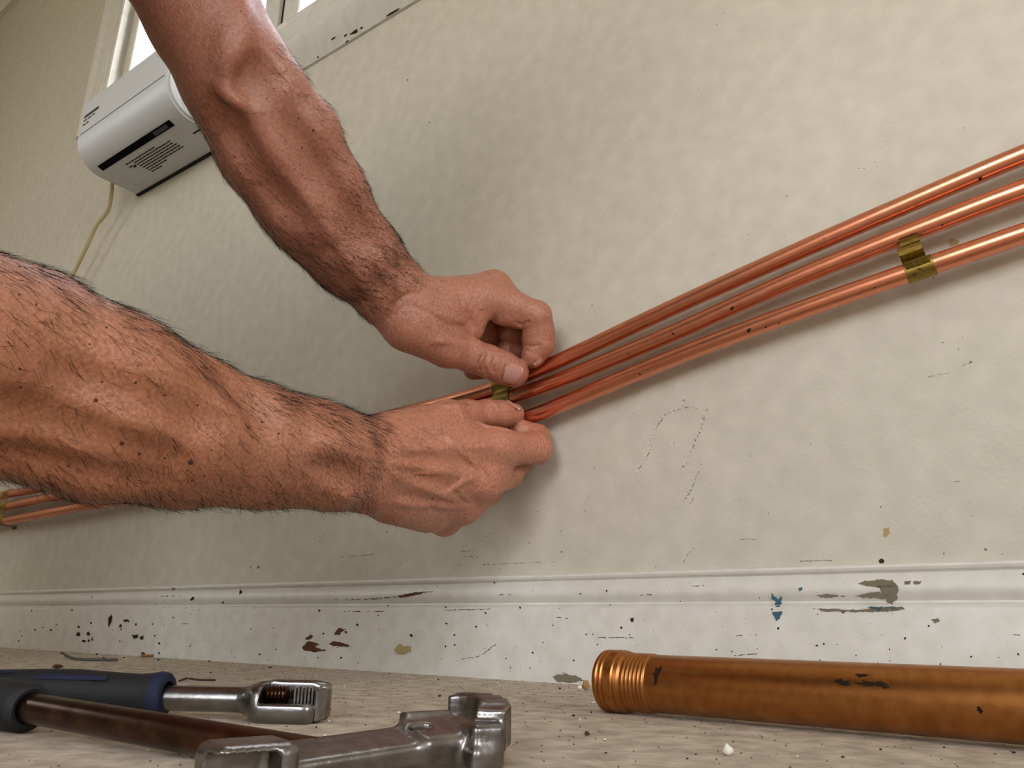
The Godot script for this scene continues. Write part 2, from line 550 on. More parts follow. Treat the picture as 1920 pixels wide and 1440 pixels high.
func pipe_y(k: int, x: float) -> float:
	var p: Array = pipe_xy[k]
	for j in p.size() - 1:
		if x <= p[j + 1][0]:
			return lerpf(p[j][1], p[j + 1][1], (x - p[j][0]) / (p[j + 1][0] - p[j][0]))
	return p[p.size() - 1][1]

func build_pipes() -> void:
	var labels := ["topmost of three bright copper pipes running along the cream wall", "middle one of three bright copper pipes running along the cream wall", "lowest of three bright copper pipes running along the cream wall"]
	for k in 3:
		var pts := []
		for e in pipe_xy[k]:
			pts.append(Vector3(e[0], e[1], PZ))
		var mb := MB.new()
		tube(mb, spline(pts, 10), PR, 32)
		var pipe := put(mb, "copper_pipe", M.copper)
		tag(pipe, labels[k], "pipe", "bright copper pipes on the wall")
		# spots of tarnish and small dents
		for e in [[[1655, 366, 1.3], [1838, 343, 3.0], [1546, 447, 1.2], [1092, 660, 1.0], [1718, 391, 1.2]], [[1372, 578, 3.4], [1262, 626, 3.0], [1767, 425, 1.6], [1215, 640, 1.2], [1178, 664, 1.6], [1290, 606, 1.2]], [[1404, 619, 3.2], [1435, 616, 1.6], [1199, 702, 2.0], [1060, 750, 1.2], [1640, 540, 1.2], [1460, 612, 1.2]]][k]:
			var c := on_wall(e[0], e[1], PZ + PR * 0.8)
			var d := Vector3(0, c.y - pipe_y(k, c.x), PR * 0.8).normalized()
			c = Vector3(c.x, pipe_y(k, c.x), PZ) + d * PR
			mb = MB.new()
			var rr: float = e[2] * 0.00040
			for j in 9:
				var a0 := TAU * j / 9.0
				var a1 := TAU * (j + 1) / 9.0
				var f0 := 1.0 + 0.4 * sin(j * 5.1 + e[0])
				var f1 := 1.0 + 0.4 * sin(((j + 1) % 9) * 5.1 + e[0])
				var side := d.cross(Vector3.RIGHT).normalized()
				mb.flat([c + d * 0.00015, c + (Vector3.RIGHT * cos(a0) * 1.4 + side * sin(a0)) * rr * f0 - d * 0.00002, c + (Vector3.RIGHT * cos(a1) * 1.4 + side * sin(a1)) * rr * f1 - d * 0.00002], d)
			put(mb, "tarnish_spot", M.tarnish, pipe)
	# clip at the far left: one brass strap over all three pipes
	clip_strap(on_wall(13, 950, PZ).x, 0.017, "narrow brass strap clip holding three pipes beside the forearm", [0, 1, 2])
	# clip between the hands
	clip_strap(-0.4415, 0.020, "dull brass clip pinched between both thumbs on the pipes", [0, 1, 2])
	hook_clip()

func clip_strap(x: float, wide: float, label: String, over: Array) -> void:
	var t := thing("pipe_clip", label, "clip", Vector3(x, pipe_y(1, x), PZ), "brass pipe clips")
	var slope := (pipe_y(1, x + 0.02) - pipe_y(1, x - 0.02)) / 0.04
	var ux := Vector3(1, slope, 0).normalized()
	var uy := Vector3(-ux.y, ux.x, 0)
	# saddle that dips between the pipes
	var pr := PackedVector2Array()
	var top: float = pipe_y(over[0], x) - t.position.y
	var low: float = pipe_y(over[over.size() - 1], x) - t.position.y
	var r := PR + 0.0012
	pr.append(Vector2(top + r + 0.004, -PZ + 0.0008))
	pr.append(Vector2(top + r, -PZ + 0.0010))
	for j in over.size():
		var c: float = pipe_y(over[j], x) - t.position.y
		for s in 9:
			var a := -PI * 0.03 + PI * 1.06 * s / 8.0
			if over.size() > 1 and ((j > 0 and s < 2) or (j < over.size() - 1 and s > 6)):
				continue
			pr.append(Vector2(c + cos(a) * r, maxf(sin(a), -0.3) * r))
	pr.append(Vector2(low - r, -PZ + 0.0010))
	pr.append(Vector2(low - r - 0.004, -PZ + 0.0008))
	strip(t, "strap", M.brass, pr, 0.0010, ux, uy, wide)
	for yy in [top + r + 0.002, low - r - 0.002]:
		var mb := MB.new()
		lathe(mb, [[0.0, 0.0024], [0.0008, 0.0023], [0.0014, 0.0015], [0.0016, 0.0]], uy * yy + Vector3(0, 0, -PZ + 0.0014), Vector3(0, 0, 1), 12)
		put(mb, "screw", M.brass, t)

# a bent strip: a path in (uy, z) given thickness, extruded along ux
func strip(parent: Node3D, called: String, m: Material, path: PackedVector2Array, thick: float, ux: Vector3, uy: Vector3, wide: float, off := Vector3.ZERO) -> void:
	var a := PackedVector2Array()
	var b := PackedVector2Array()
	for k in path.size():
		var d := (path[mini(k + 1, path.size() - 1)] - path[maxi(k - 1, 0)]).normalized()
		var nn := Vector2(-d.y, d.x)
		a.append(path[k])
		b.append(path[k] + nn * thick)
	b.reverse()
	a.append_array(b)
	var area := 0.0
	for k in a.size():
		area += a[k].cross(a[(k + 1) % a.size()])
	if area > 0.0:
		a.reverse()
	var mb := MB.new()
	sweep(mb, a, off - ux * wide * 0.5, uy, Vector3(0, 0, 1), ux * wide, true)
	put(mb, called, m, parent)

func hook_clip() -> void:
	var p := on_wall(1727, 515, PZ)
	var x := p.x
	var t := thing("pipe_clip", "aged brass spring clip with a hook and stamped mark on the lowest pipe", "clip", Vector3(x, pipe_y(2, x), PZ), "brass pipe clips")
	var slope := (pipe_y(2, x + 0.02) - pipe_y(2, x - 0.02)) / 0.04
	var ux := Vector3(1, slope, 0).normalized()
	var uy := Vector3(-ux.y, ux.x, 0)
	var pr := PackedVector2Array()
	var r := PR + 0.0006
	for s in 15:
		var a := PI * (0.60 - 1.16 * s / 14.0)
		pr.append(Vector2(sin(a) * r, cos(a) * r + 0.0))
	pr.reverse()
	strip(t, "saddle", M.brass, pr, -0.0013, ux, uy, 0.0195)
	strip(t, "crease", M.brass, PackedVector2Array([Vector2(-0.0006, r + 0.0009), Vector2(0.0003, r + 0.0020), Vector2(0.0014, r + 0.0009)]), -0.0008, ux, uy, 0.0163)
	var hk := PackedVector2Array([Vector2(0.0060, 0.0066), Vector2(0.0075, 0.0045), Vector2(0.0085, 0.0075), Vector2(0.0095, 0.0125), Vector2(0.0125, 0.0135), Vector2(0.0150, 0.0120), Vector2(0.0170, 0.0100), Vector2(0.0185, 0.0068), Vector2(0.0190, 0.0020)])
	strip(t, "hook", M.brass, hk, -0.0012, ux, uy, 0.0160, ux * -0.0016)
	strip(t, "lip", M.brass, PackedVector2Array([Vector2(0.0178, 0.0095), Vector2(0.0205, 0.0090), Vector2(0.0225, 0.0105)]), -0.0008, ux, uy, 0.0130, ux * -0.0005)
	# stamped mark
	var mb := MB.new()
	var nz := func(u: float, w: float) -> Vector3:
		var a := w / (r + 0.0012)
		return ux * u + uy * (sin(a) * (r + 0.0013)) + Vector3(0, 0, cos(a) * (r + 0.0013))
	for e in [[[0.0, -0.0028], [-0.0008, -0.0046]], [[0.0019, -0.0030], [-0.0004, -0.0040]], [[-0.0004, -0.0040], [0.0016, -0.0046], [0.0013, -0.0062]], [[-0.0052, -0.0052], [-0.0040, -0.0066], [-0.0046, -0.0078]]]:
		var pts := PackedVector3Array()
		for q in e:
			pts.append(nz.call(q[0], q[1]))
		tube(mb, pts, 0.00022, 5)
	put(mb, "stamped_mark", M.chip_dark, t).set_meta("kind", "stuff")


# ------------------------------------------------------------------ rounded bodies: distances to tapered capsules and rounded boxes, joined smoothly, meshed as surface nets
class Field:
	var typ := PackedInt32Array()      # 0 tapered capsule, 1 rounded box, 2 box that is cut away
	var A := PackedVector3Array()
	var D := PackedVector3Array()
	var inv := PackedFloat32Array()
	var ra := PackedFloat32Array()
	var rb := PackedFloat32Array()
	var grp := PackedInt32Array()
	var bas: Array[Basis] = []
	var soft := PackedFloat32Array()   # how softly the members of a group join
	var join := 0.0016                 # how softly groups join
	var fa := PackedVector3Array()     # features: ridges (h > 0) and creases (h < 0) along a line
	var fd := PackedVector3Array()
	var finv := PackedFloat32Array()
	var fw := PackedFloat32Array()
	var fh := PackedFloat32Array()
	var cuts := PackedInt32Array()

	func group(k: float) -> int:
		soft.append(k)
		return soft.size() - 1
	func bone(g: int, a: Vector3, b: Vector3, r0: float, r1: float) -> void:
		typ.append(0); A.append(a); D.append(b - a); inv.append(1.0 / maxf((b - a).length_squared(), 1e-12)); ra.append(r0); rb.append(r1 - r0); grp.append(g); bas.append(Basis())
	func block(g: int, c: Vector3, h: Vector3, b: Basis, r: float, cut := false) -> void:
		if cut:
			cuts.append(typ.size())
		typ.append(2 if cut else 1); A.append(c); D.append(h - Vector3.ONE * r); inv.append(0.0); ra.append(r); rb.append(0.0); grp.append(g); bas.append(b.transposed())
	func feature(a: Vector3, b: Vector3, w: float, h: float) -> void:
		fa.append(a); fd.append(b - a); finv.append(1.0 / maxf((b - a).length_squared(), 1e-12)); fw.append(w); fh.append(h)
	func dist(k: int, p: Vector3) -> float:
		var q := p - A[k]
		if typ[k] == 0:
			var d := D[k]
			var t := clampf(q.dot(d) * inv[k], 0.0, 1.0)
			return (q - d * t).length() - ra[k] - rb[k] * t
		var l := (bas[k] * q).abs() - D[k]
		return l.max(Vector3.ZERO).length() + minf(maxf(l.x, maxf(l.y, l.z)), 0.0) - ra[k]
	func value(p: Vector3, bones: PackedInt32Array, feats: PackedInt32Array) -> float:
		var res := 1e3
		var cur := 1e3
		var g := -1
		var k := 0.0
		for b in bones:
			var d := 0.0
			if typ[b] == 0:
				var q := p - A[b]
				var t := clampf(q.dot(D[b]) * inv[b], 0.0, 1.0)
				d = (q - D[b] * t).length() - ra[b] - rb[b] * t
			else:
				d = dist(b, p)
			if grp[b] != g:
				if g >= 0:
					var h := maxf(join - absf(res - cur), 0.0)
					res = minf(res, cur) - h * h / join * 0.25
				g = grp[b]
				k = soft[g]
				cur = d
			else:
				var h := maxf(k - absf(cur - d), 0.0)
				cur = minf(cur, d) - h * h / k * 0.25
		var hh := maxf(join - absf(res - cur), 0.0)
		res = minf(res, cur) - hh * hh / join * 0.25
		for c in cuts:
			var d := -dist(c, p)
			var h := maxf(0.0012 - absf(res - d), 0.0)
			res = maxf(res, d) + h * h / 0.0012 * 0.25
		for f in feats:
			var q := p - fa[f]
			var t := clampf(q.dot(fd[f]) * finv[f], 0.0, 1.0)
			var e := (q - fd[f] * t).length_squared() / (fw[f] * fw[f])
			if e < 7.0:
				res -= fh[f] * exp(-e)
		return res
	func near(p: Vector3, reach: float) -> Array:
		# [value at p, the bones that matter within reach of p, the features that do]
		var ds := PackedFloat32Array()
		var low := 1e3
		for k in typ.size():
			var d := dist(k, p)
			ds.append(d)
			if typ[k] != 2 and d < low:
				low = d
		var bones := PackedInt32Array()
		for k in typ.size():
			if typ[k] != 2 and ds[k] < low + 2.0 * reach + 0.014:
				bones.append(k)
		var feats := PackedInt32Array()
		for f in fa.size():
			var q := p - fa[f]
			var t := clampf(q.dot(fd[f]) * finv[f], 0.0, 1.0)
			if (q - fd[f] * t).length() < reach + 2.7 * fw[f]:
				feats.append(f)
		var cut_near := false
		for c in cuts:
			if absf(ds[c]) < reach * 1.3:
				cut_near = true
		return [low, bones, feats, cut_near]
	func bounds() -> AABB:
		var box := AABB(A[0], Vector3.ZERO)
		for k in typ.size():
			if typ[k] == 0:
				var r := maxf(ra[k], ra[k] + rb[k]) + 0.006
				for e in [A[k], A[k] + D[k]]:
					box = box.expand(e + Vector3.ONE * r).expand(e - Vector3.ONE * r)
			elif typ[k] == 1:
				var r := D[k].length() + ra[k] + 0.004
				box = box.expand(A[k] + Vector3.ONE * r).expand(A[k] - Vector3.ONE * r)
		return box
	# where a sight line meets the surface
	func hit(from: Vector3, dir: Vector3, start: float) -> Vector3:
		dir = dir.normalized()
		var all := PackedInt32Array(range(typ.size()))
		var t := start
		for k in 60:
			var d := value(from + dir * t, all, PackedInt32Array())
			t += d * 0.9
			if absf(d) < 0.0001 or t > 1.6:
				break
		return from + dir * t
	func slope(p: Vector3) -> Vector3:
		var all := PackedInt32Array(range(typ.size()))
		var none := PackedInt32Array()
		var e := 0.0008
		return Vector3(value(p + Vector3(e, 0, 0), all, none) - value(p - Vector3(e, 0, 0), all, none), value(p + Vector3(0, e, 0), all, none) - value(p - Vector3(0, e, 0), all, none), value(p + Vector3(0, 0, e), all, none) - value(p - Vector3(0, 0, e), all, none)).normalized()

# mesh F inside a box with cubes of side cell; keep: [point, normal] keeps the side the normal points to
func mesh_field(mb: MB, F: Field, cell: float, keep: Array = [], lo_hi: Array = []) -> void:
	var bb := F.bounds()
	var lo: Vector3 = lo_hi[0] if lo_hi else bb.position
	var hi: Vector3 = lo_hi[1] if lo_hi else bb.end
	var bs := cell * 8.0
	var nb := ((hi - lo) / bs).ceil()
	var reach := bs * 0.866
	var S := 2048
	var ids := {}
	var blocks := []
	for bz in int(nb.z):
		for by in int(nb.y):
			for bx in int(nb.x):
				var o := lo + Vector3(bx, by, bz) * bs
				var mid := o + Vector3.ONE * bs * 0.5
				if keep and (mid - keep[0]).dot(keep[1]) < -reach - cell * 2.0:
					continue
				var nr := F.near(mid, reach)
				var low: float = nr[0]
				if low > reach * 1.05 + 0.007 or (low < -reach * 1.05 - 0.012 and not nr[3]):
					continue
				var bones: PackedInt32Array = nr[1]
				var feats: PackedInt32Array = nr[2]
				var val := PackedFloat32Array()
				val.resize(729)
				var at_ := 0
				var neg := 0
				for z in 9:
					for y in 9:
						for x in 9:
							var d := F.value(o + Vector3(x, y, z) * cell, bones, feats)
							val[at_] = d
							if d < 0.0:
								neg += 1
							at_ += 1
				if neg == 0 or neg == 729:
					continue
				blocks.append([Vector3i(bx, by, bz) * 8, val])
				for z in 8:
					for y in 8:
						for x in 8:
							var b := x + y * 9 + z * 81
							var c0 := val[b]; var c1 := val[b + 1]; var c2 := val[b + 9]; var c3 := val[b + 10]
							var c4 := val[b + 81]; var c5 := val[b + 82]; var c6 := val[b + 90]; var c7 := val[b + 91]
							var low8 := minf(minf(minf(c0, c1), minf(c2, c3)), minf(minf(c4, c5), minf(c6, c7)))
							if low8 >= 0.0:
								continue
							var high8 := maxf(maxf(maxf(c0, c1), maxf(c2, c3)), maxf(maxf(c4, c5), maxf(c6, c7)))
							if high8 < 0.0:
								continue
							var g := Vector3(c1 + c3 + c5 + c7 - c0 - c2 - c4 - c6, c2 + c3 + c6 + c7 - c0 - c1 - c4 - c5, c4 + c5 + c6 + c7 - c0 - c1 - c2 - c3) / (4.0 * cell)
							var p := o + (Vector3(x, y, z) + Vector3(0.5, 0.5, 0.5)) * cell
							var f0 := (c0 + c1 + c2 + c3 + c4 + c5 + c6 + c7) * 0.125
							var g2 := maxf(g.length_squared(), 0.05)
							p -= (g * (f0 / g2)).limit_length(cell * 0.8)
							# once more with the true value
							var f1 := F.value(p, bones, feats)
							p -= (g * (f1 / g2)).limit_length(cell * 0.4)
							var n := g.normalized()
							ids[(bx * 8 + x) + (by * 8 + y) * S + (bz * 8 + z) * S * S] = mb.vert(p, n)
	for e in blocks:
		var bo: Vector3i = e[0]
		var val: PackedFloat32Array = e[1]
		for z in 8:
			for y in 8:
				for x in 8:
					var b := x + y * 9 + z * 81
					var key := (bo.x + x) + (bo.y + y) * S + (bo.z + z) * S * S
					var s0 := val[b] < 0.0
					if s0 != (val[b + 1] < 0.0):
						face4(mb, ids, key, S, S * S, keep)
					if s0 != (val[b + 9] < 0.0):
						face4(mb, ids, key, 1, S * S, keep)
					if s0 != (val[b + 81] < 0.0):
						face4(mb, ids, key, 1, S, keep)

func face4(mb: MB, ids: Dictionary, key: int, a: int, b: int, keep: Array) -> void:
	var i0: int = ids.get(key, -1)
	var i1: int = ids.get(key - a, -1)
	var i2: int = ids.get(key - a - b, -1)
	var i3: int = ids.get(key - b, -1)
	if i0 < 0 or i1 < 0 or i2 < 0 or i3 < 0:
		return
	if keep and (mb.v[i0] - keep[0]).dot(keep[1]) < -0.004:
		return
	mb.quad(i0, i1, i2, i3)


# ------------------------------------------------------------------ the white unit on the wall and its cord
func build_wall_unit() -> void:
	var xl := -1.330
	var xr := -1.035
	var t := thing("wall_unit", "white plastic wall unit with black slot and printed label below the window", "wall unit", Vector3(xl, 0.808, 0.0))
	var prof := PackedVector2Array()      # (z, y) above its bottom, from the wall round the front
	prof.append(Vector2(0.0, 0.0))
	prof.append(Vector2(0.0, 0.142))
	for s in 7:
		var a := PI * 0.5 * (1.0 - s / 6.0)
		prof.append(Vector2(0.102 + 0.020 * cos(a), 0.122 + 0.020 * sin(a)))
	for s in 13:
		var a := -PI * 0.5 * s / 12.0
		prof.append(Vector2(0.070 + 0.052 * cos(a), 0.052 + 0.052 * sin(a)))
	var mb := MB.new()
	sweep(mb, prof, Vector3(0.005, 0, 0.001), Vector3(0, 0, 1), Vector3.UP, Vector3(xr - xl - 0.010, 0, 0), true)
	var small := PackedVector2Array()
	for p in prof:
		small.append(Vector2(p.x if p.x < 0.001 else 0.06 + (p.x - 0.06) * 0.945, 0.07 + (p.y - 0.07) * 0.955))
	sweep(mb, small, Vector3(0.0, 0, 0.001), Vector3(0, 0, 1), Vector3.UP, Vector3(xr - xl, 0, 0), true)
	put(mb, "housing", M.white_plastic, t)
	# seam round the front, and the joint against the wall
	mb = MB.new()
	box(mb, Vector3((xr - xl) * 0.5, 0.058, 0.1231), Vector3((xr - xl) * 0.5 - 0.012, 0.0006, 0.0004))
	put(mb, "seam", M.smoked_lens, t)
	mb = MB.new()
	box(mb, Vector3((xr - xl) * 0.5, -0.0008, 0.0032), Vector3((xr - xl) * 0.5 - 0.003, 0.0012, 0.0030))
	put(mb, "back_gasket", M.dark_gap, t)
	# black slot on the lower front curve
	var curve := func(ang: float, lift: float) -> Vector2:
		return Vector2(0.071 + (0.052 + lift) * cos(ang), 0.052 + (0.052 + lift) * sin(ang))
	mb = MB.new()
	var slot := PackedVector2Array()
	for s in 5:
		slot.append(curve.call(lerpf(-1.37, -1.15, s / 4.0), 0.0007))
	for s in 5:
		slot.append(curve.call(lerpf(-1.15, -1.37, s / 4.0), -0.002))
	slot.reverse()
	sweep(mb, slot, Vector3(0.030, 0, 0), Vector3(0, 0, 1), Vector3.UP, Vector3(0.228, 0, 0), true)
	var sl := put(mb, "slot", M.black_plastic, t)
	mb = MB.new()
	var lens := PackedVector2Array()
	for s in 5:
		lens.append(curve.call(lerpf(-1.33, -1.20, s / 4.0), 0.0011))
	for s in 5:
		lens.append(curve.call(lerpf(-1.20, -1.33, s / 4.0), -0.001))
	lens.reverse()
	sweep(mb, lens, Vector3(0.205, 0, 0), Vector3(0, 0, 1), Vector3.UP, Vector3(0.040, 0, 0), true)
	put(mb, "indicator_lens", M.smoked_lens, sl)
	# dial on the underside
	var dc := on_floor(247, 333, 0.808) - t.position
	mb = MB.new()
	lathe(mb, [[0.0, 0.0235], [0.0016, 0.0235], [0.0022, 0.0225], [0.0016, 0.0212], [0.0006, 0.0208], [0.0008, 0.0]], Vector3(dc.x, 0.0, dc.z), Vector3.DOWN, 36)
	put(mb, "dial", M.white_plastic, t)
	# printed lines of small type on the underside (too small to read)
	var pa := on_floor(236, 309, 0.808) - t.position
	mb = MB.new()
	var r := RandomNumberGenerator.new()
	r.seed = 4
	var dz := -0.0054
	for line in 8:
		var z := pa.z + dz * line
		var x := pa.x + (0.0 if line < 1 else 0.018)
		var stop := pa.x + ([0.085, 0.125, 0.128, 0.13, 0.13, 0.13, 0.075, 0.05][line] as float)
		while x < stop:
			var l := r.randf_range(0.003, 0.010)
			box(mb, Vector3(x + l * 0.5, -0.0002, z), Vector3(l * 0.5, 0.0002, 0.0013))
			x += l + 0.0016
	for e in [[0.002, -0.008, 0.004], [0.008, -0.012, 0.004], [0.012, -0.010, 0.003]]:
		box(mb, Vector3(pa.x + e[0], -0.0002, pa.z + e[1]), Vector3(e[2], 0.0002, 0.0016))
	box(mb, Vector3(xr - xl - 0.022, -0.0002, 0.052), Vector3(0.010, 0.0002, 0.0016))
	put(mb, "printed_label", M.print_ink, t).set_meta("kind", "stuff")
	mb = MB.new()
	for row in 3:
		var x := 0.014
		while x < [0.060, 0.050, 0.030][row]:
			var l := r.randf_range(0.003, 0.012)
			box(mb, Vector3(x + l * 0.5, 0.094 - row * 0.0085, 0.1231), Vector3(l * 0.5, 0.0028 if row == 0 else 0.0013, 0.0004))
			x += l + (0.0008 if row == 0 else 0.004)
	put(mb, "front_print", M.print_ink, t).set_meta("kind", "stuff")
	mb = MB.new()
	lathe(mb, [[0.0, 0.005], [0.004, 0.0045], [0.006, 0.003], [0.0065, 0.0]], Vector3(0.001, 0.038, 0.108), Vector3.LEFT, 16)
	put(mb, "hinge_pin", M.white_plastic, t)
	# cord
	var pts := []
	for e in [[220, 352], [204, 390], [180, 424], [161, 465], [129, 531], [95, 610], [50, 720], [-15, 860], [-60, 960]]:
		pts.append(on_wall(e[0], e[1], 0.028 if e[1] < 600 else 0.05))
	pts[0] = Vector3(pts[0].x + 0.012, 0.835, 0.045)
	pts.append(Vector3(pts[pts.size() - 1].x - 0.02, 0.12, 0.055))
	pts.append(Vector3(pts[pts.size() - 1].x - 0.03, 0.006, 0.07))
	pts.append(Vector3(pts[pts.size() - 1].x - 0.25, 0.004, 0.09))
	mb = MB.new()
	tube(mb, spline(pts, 8), 0.0036, 10)
	tag(put(mb, "power_cord", M.cord_plastic), "thin cream cord hanging from the white wall unit", "cord")


# ------------------------------------------------------------------ the thick old pipe on the floor
func build_floor_pipe() -> void:
	var a := on_floor(1165, 1339)
	var b := on_floor(1900, 1406)
	var dir := (b - a).normalized()
	dir.y = 0.0
	dir = dir.normalized()
	var r := 0.0148
	var t := thing("threaded_pipe", "thick tarnished copper pipe with threaded collar end lying on floor", "pipe", Vector3(a.x, 0.0, a.z - 0.004))
	t.basis = Basis(dir, Vector3.UP, dir.cross(Vector3.UP))
	var yc := 0.0166
	var mb := MB.new()
	lathe(mb, [[-0.004, 0.0], [-0.004, r - 0.003], [-0.010, r - 0.003], [-0.0115, r - 0.0015], [-0.0117, r + 0.0005], [-0.0105, r + 0.0016], [-0.0090, r + 0.0018], [-0.0082, r + 0.0010], [-0.0072, r + 0.0018], [-0.0060, r + 0.0018], [-0.0052, r + 0.0009], [-0.0042, r + 0.0018], [0.0006, r + 0.0018], [0.0014, r + 0.0010], [0.0022, r + 0.0016], [0.0040, r + 0.0012], [0.0052, r - 0.0004]], Vector3(0, yc, 0), Vector3.RIGHT, 64)
	put(mb, "collar", M.old_copper, t)
	for k in 6:
		mb = MB.new()
		var x := 0.0058 + k * 0.0024
		lathe(mb, [[x, r - 0.0004], [x + 0.0005, r + 0.0004], [x + 0.0011, r + 0.0006], [x + 0.0017, r + 0.0004], [x + 0.0024, r - 0.0004]], Vector3(0, yc, 0), Vector3.RIGHT, 64)
		put(mb, "thread", M.old_copper, t)
	mb = MB.new()
	lathe(mb, [[0.004, r - 0.0003], [0.0205, r - 0.0003], [0.0215, r], [0.60, r], [0.60, r - 0.0015], [0.30, r - 0.0015]], Vector3(0, yc, 0), Vector3.RIGHT, 64)
	put(mb, "tube", M.old_copper, t)
	# scabs of dark tarnish, placed on the side that shows them
	for e in [[[1560, 1277], [1575, 1272], [1592, 1276], [1600, 1284], [1585, 1286], [1570, 1283]], [[1604, 1281], [1618, 1276], [1640, 1278], [1655, 1276], [1670, 1280], [1660, 1287], [1640, 1287], [1622, 1288]], [[1650, 1286], [1664, 1283], [1668, 1290], [1658, 1293]], [[1595, 1264], [1620, 1262], [1634, 1265], [1612, 1269]], [[1829, 1326], [1838, 1324], [1846, 1332], [1840, 1341], [1832, 1335]], [[1228, 1250], [1240, 1246], [1244, 1250], [1236, 1262], [1230, 1285], [1224, 1290], [1222, 1270]]]:
		var pts := []
		for q in e:
			pts.append(on_cyl(q[0], q[1], t, yc, r + 0.0002))
		mb = MB.new()
		var c := Vector3.ZERO
		for p in pts:
			c += p / pts.size()
		var rim := []
		for k in pts.size():
			for s in 4:
				var p: Vector3 = (pts[k] as Vector3).lerp(pts[(k + 1) % pts.size()], s / 4.0)
				p += (p - c) * rng.randf_range(-0.5, 0.1)
				rim.append(push_out(p, yc, r + 0.00025))
		c = push_out(c, yc, r + 0.0003)
		for k in rim.size():
			var nn := Vector3(0, c.y - yc, c.z).normalized()
			mb.flat([c, rim[k], rim[(k + 1) % rim.size()]], nn)
		put(mb, "tarnish_scab", M.tarnish, t)

func push_out(p: Vector3, yc: float, r: float) -> Vector3:
	var d := Vector2(p.y - yc, p.z).normalized() * r
	return Vector3(p.x, yc + d.x, d.y)

func on_cyl(px: float, py: float, t: Node3D, yc: float, r: float) -> Vector3:
	var inv := t.transform.affine_inverse()
	var o := inv * EYE
	var d := (inv.basis * ray(px, py)).normalized()
	var oy := o.y - yc
	var qa := d.y * d.y + d.z * d.z
	var qb := oy * d.y + o.z * d.z
	var qc := oy * oy + o.z * o.z - r * r
	var disc := maxf(qb * qb - qa * qc, 0.0)
	return o + d * ((-qb - sqrt(disc)) / qa)


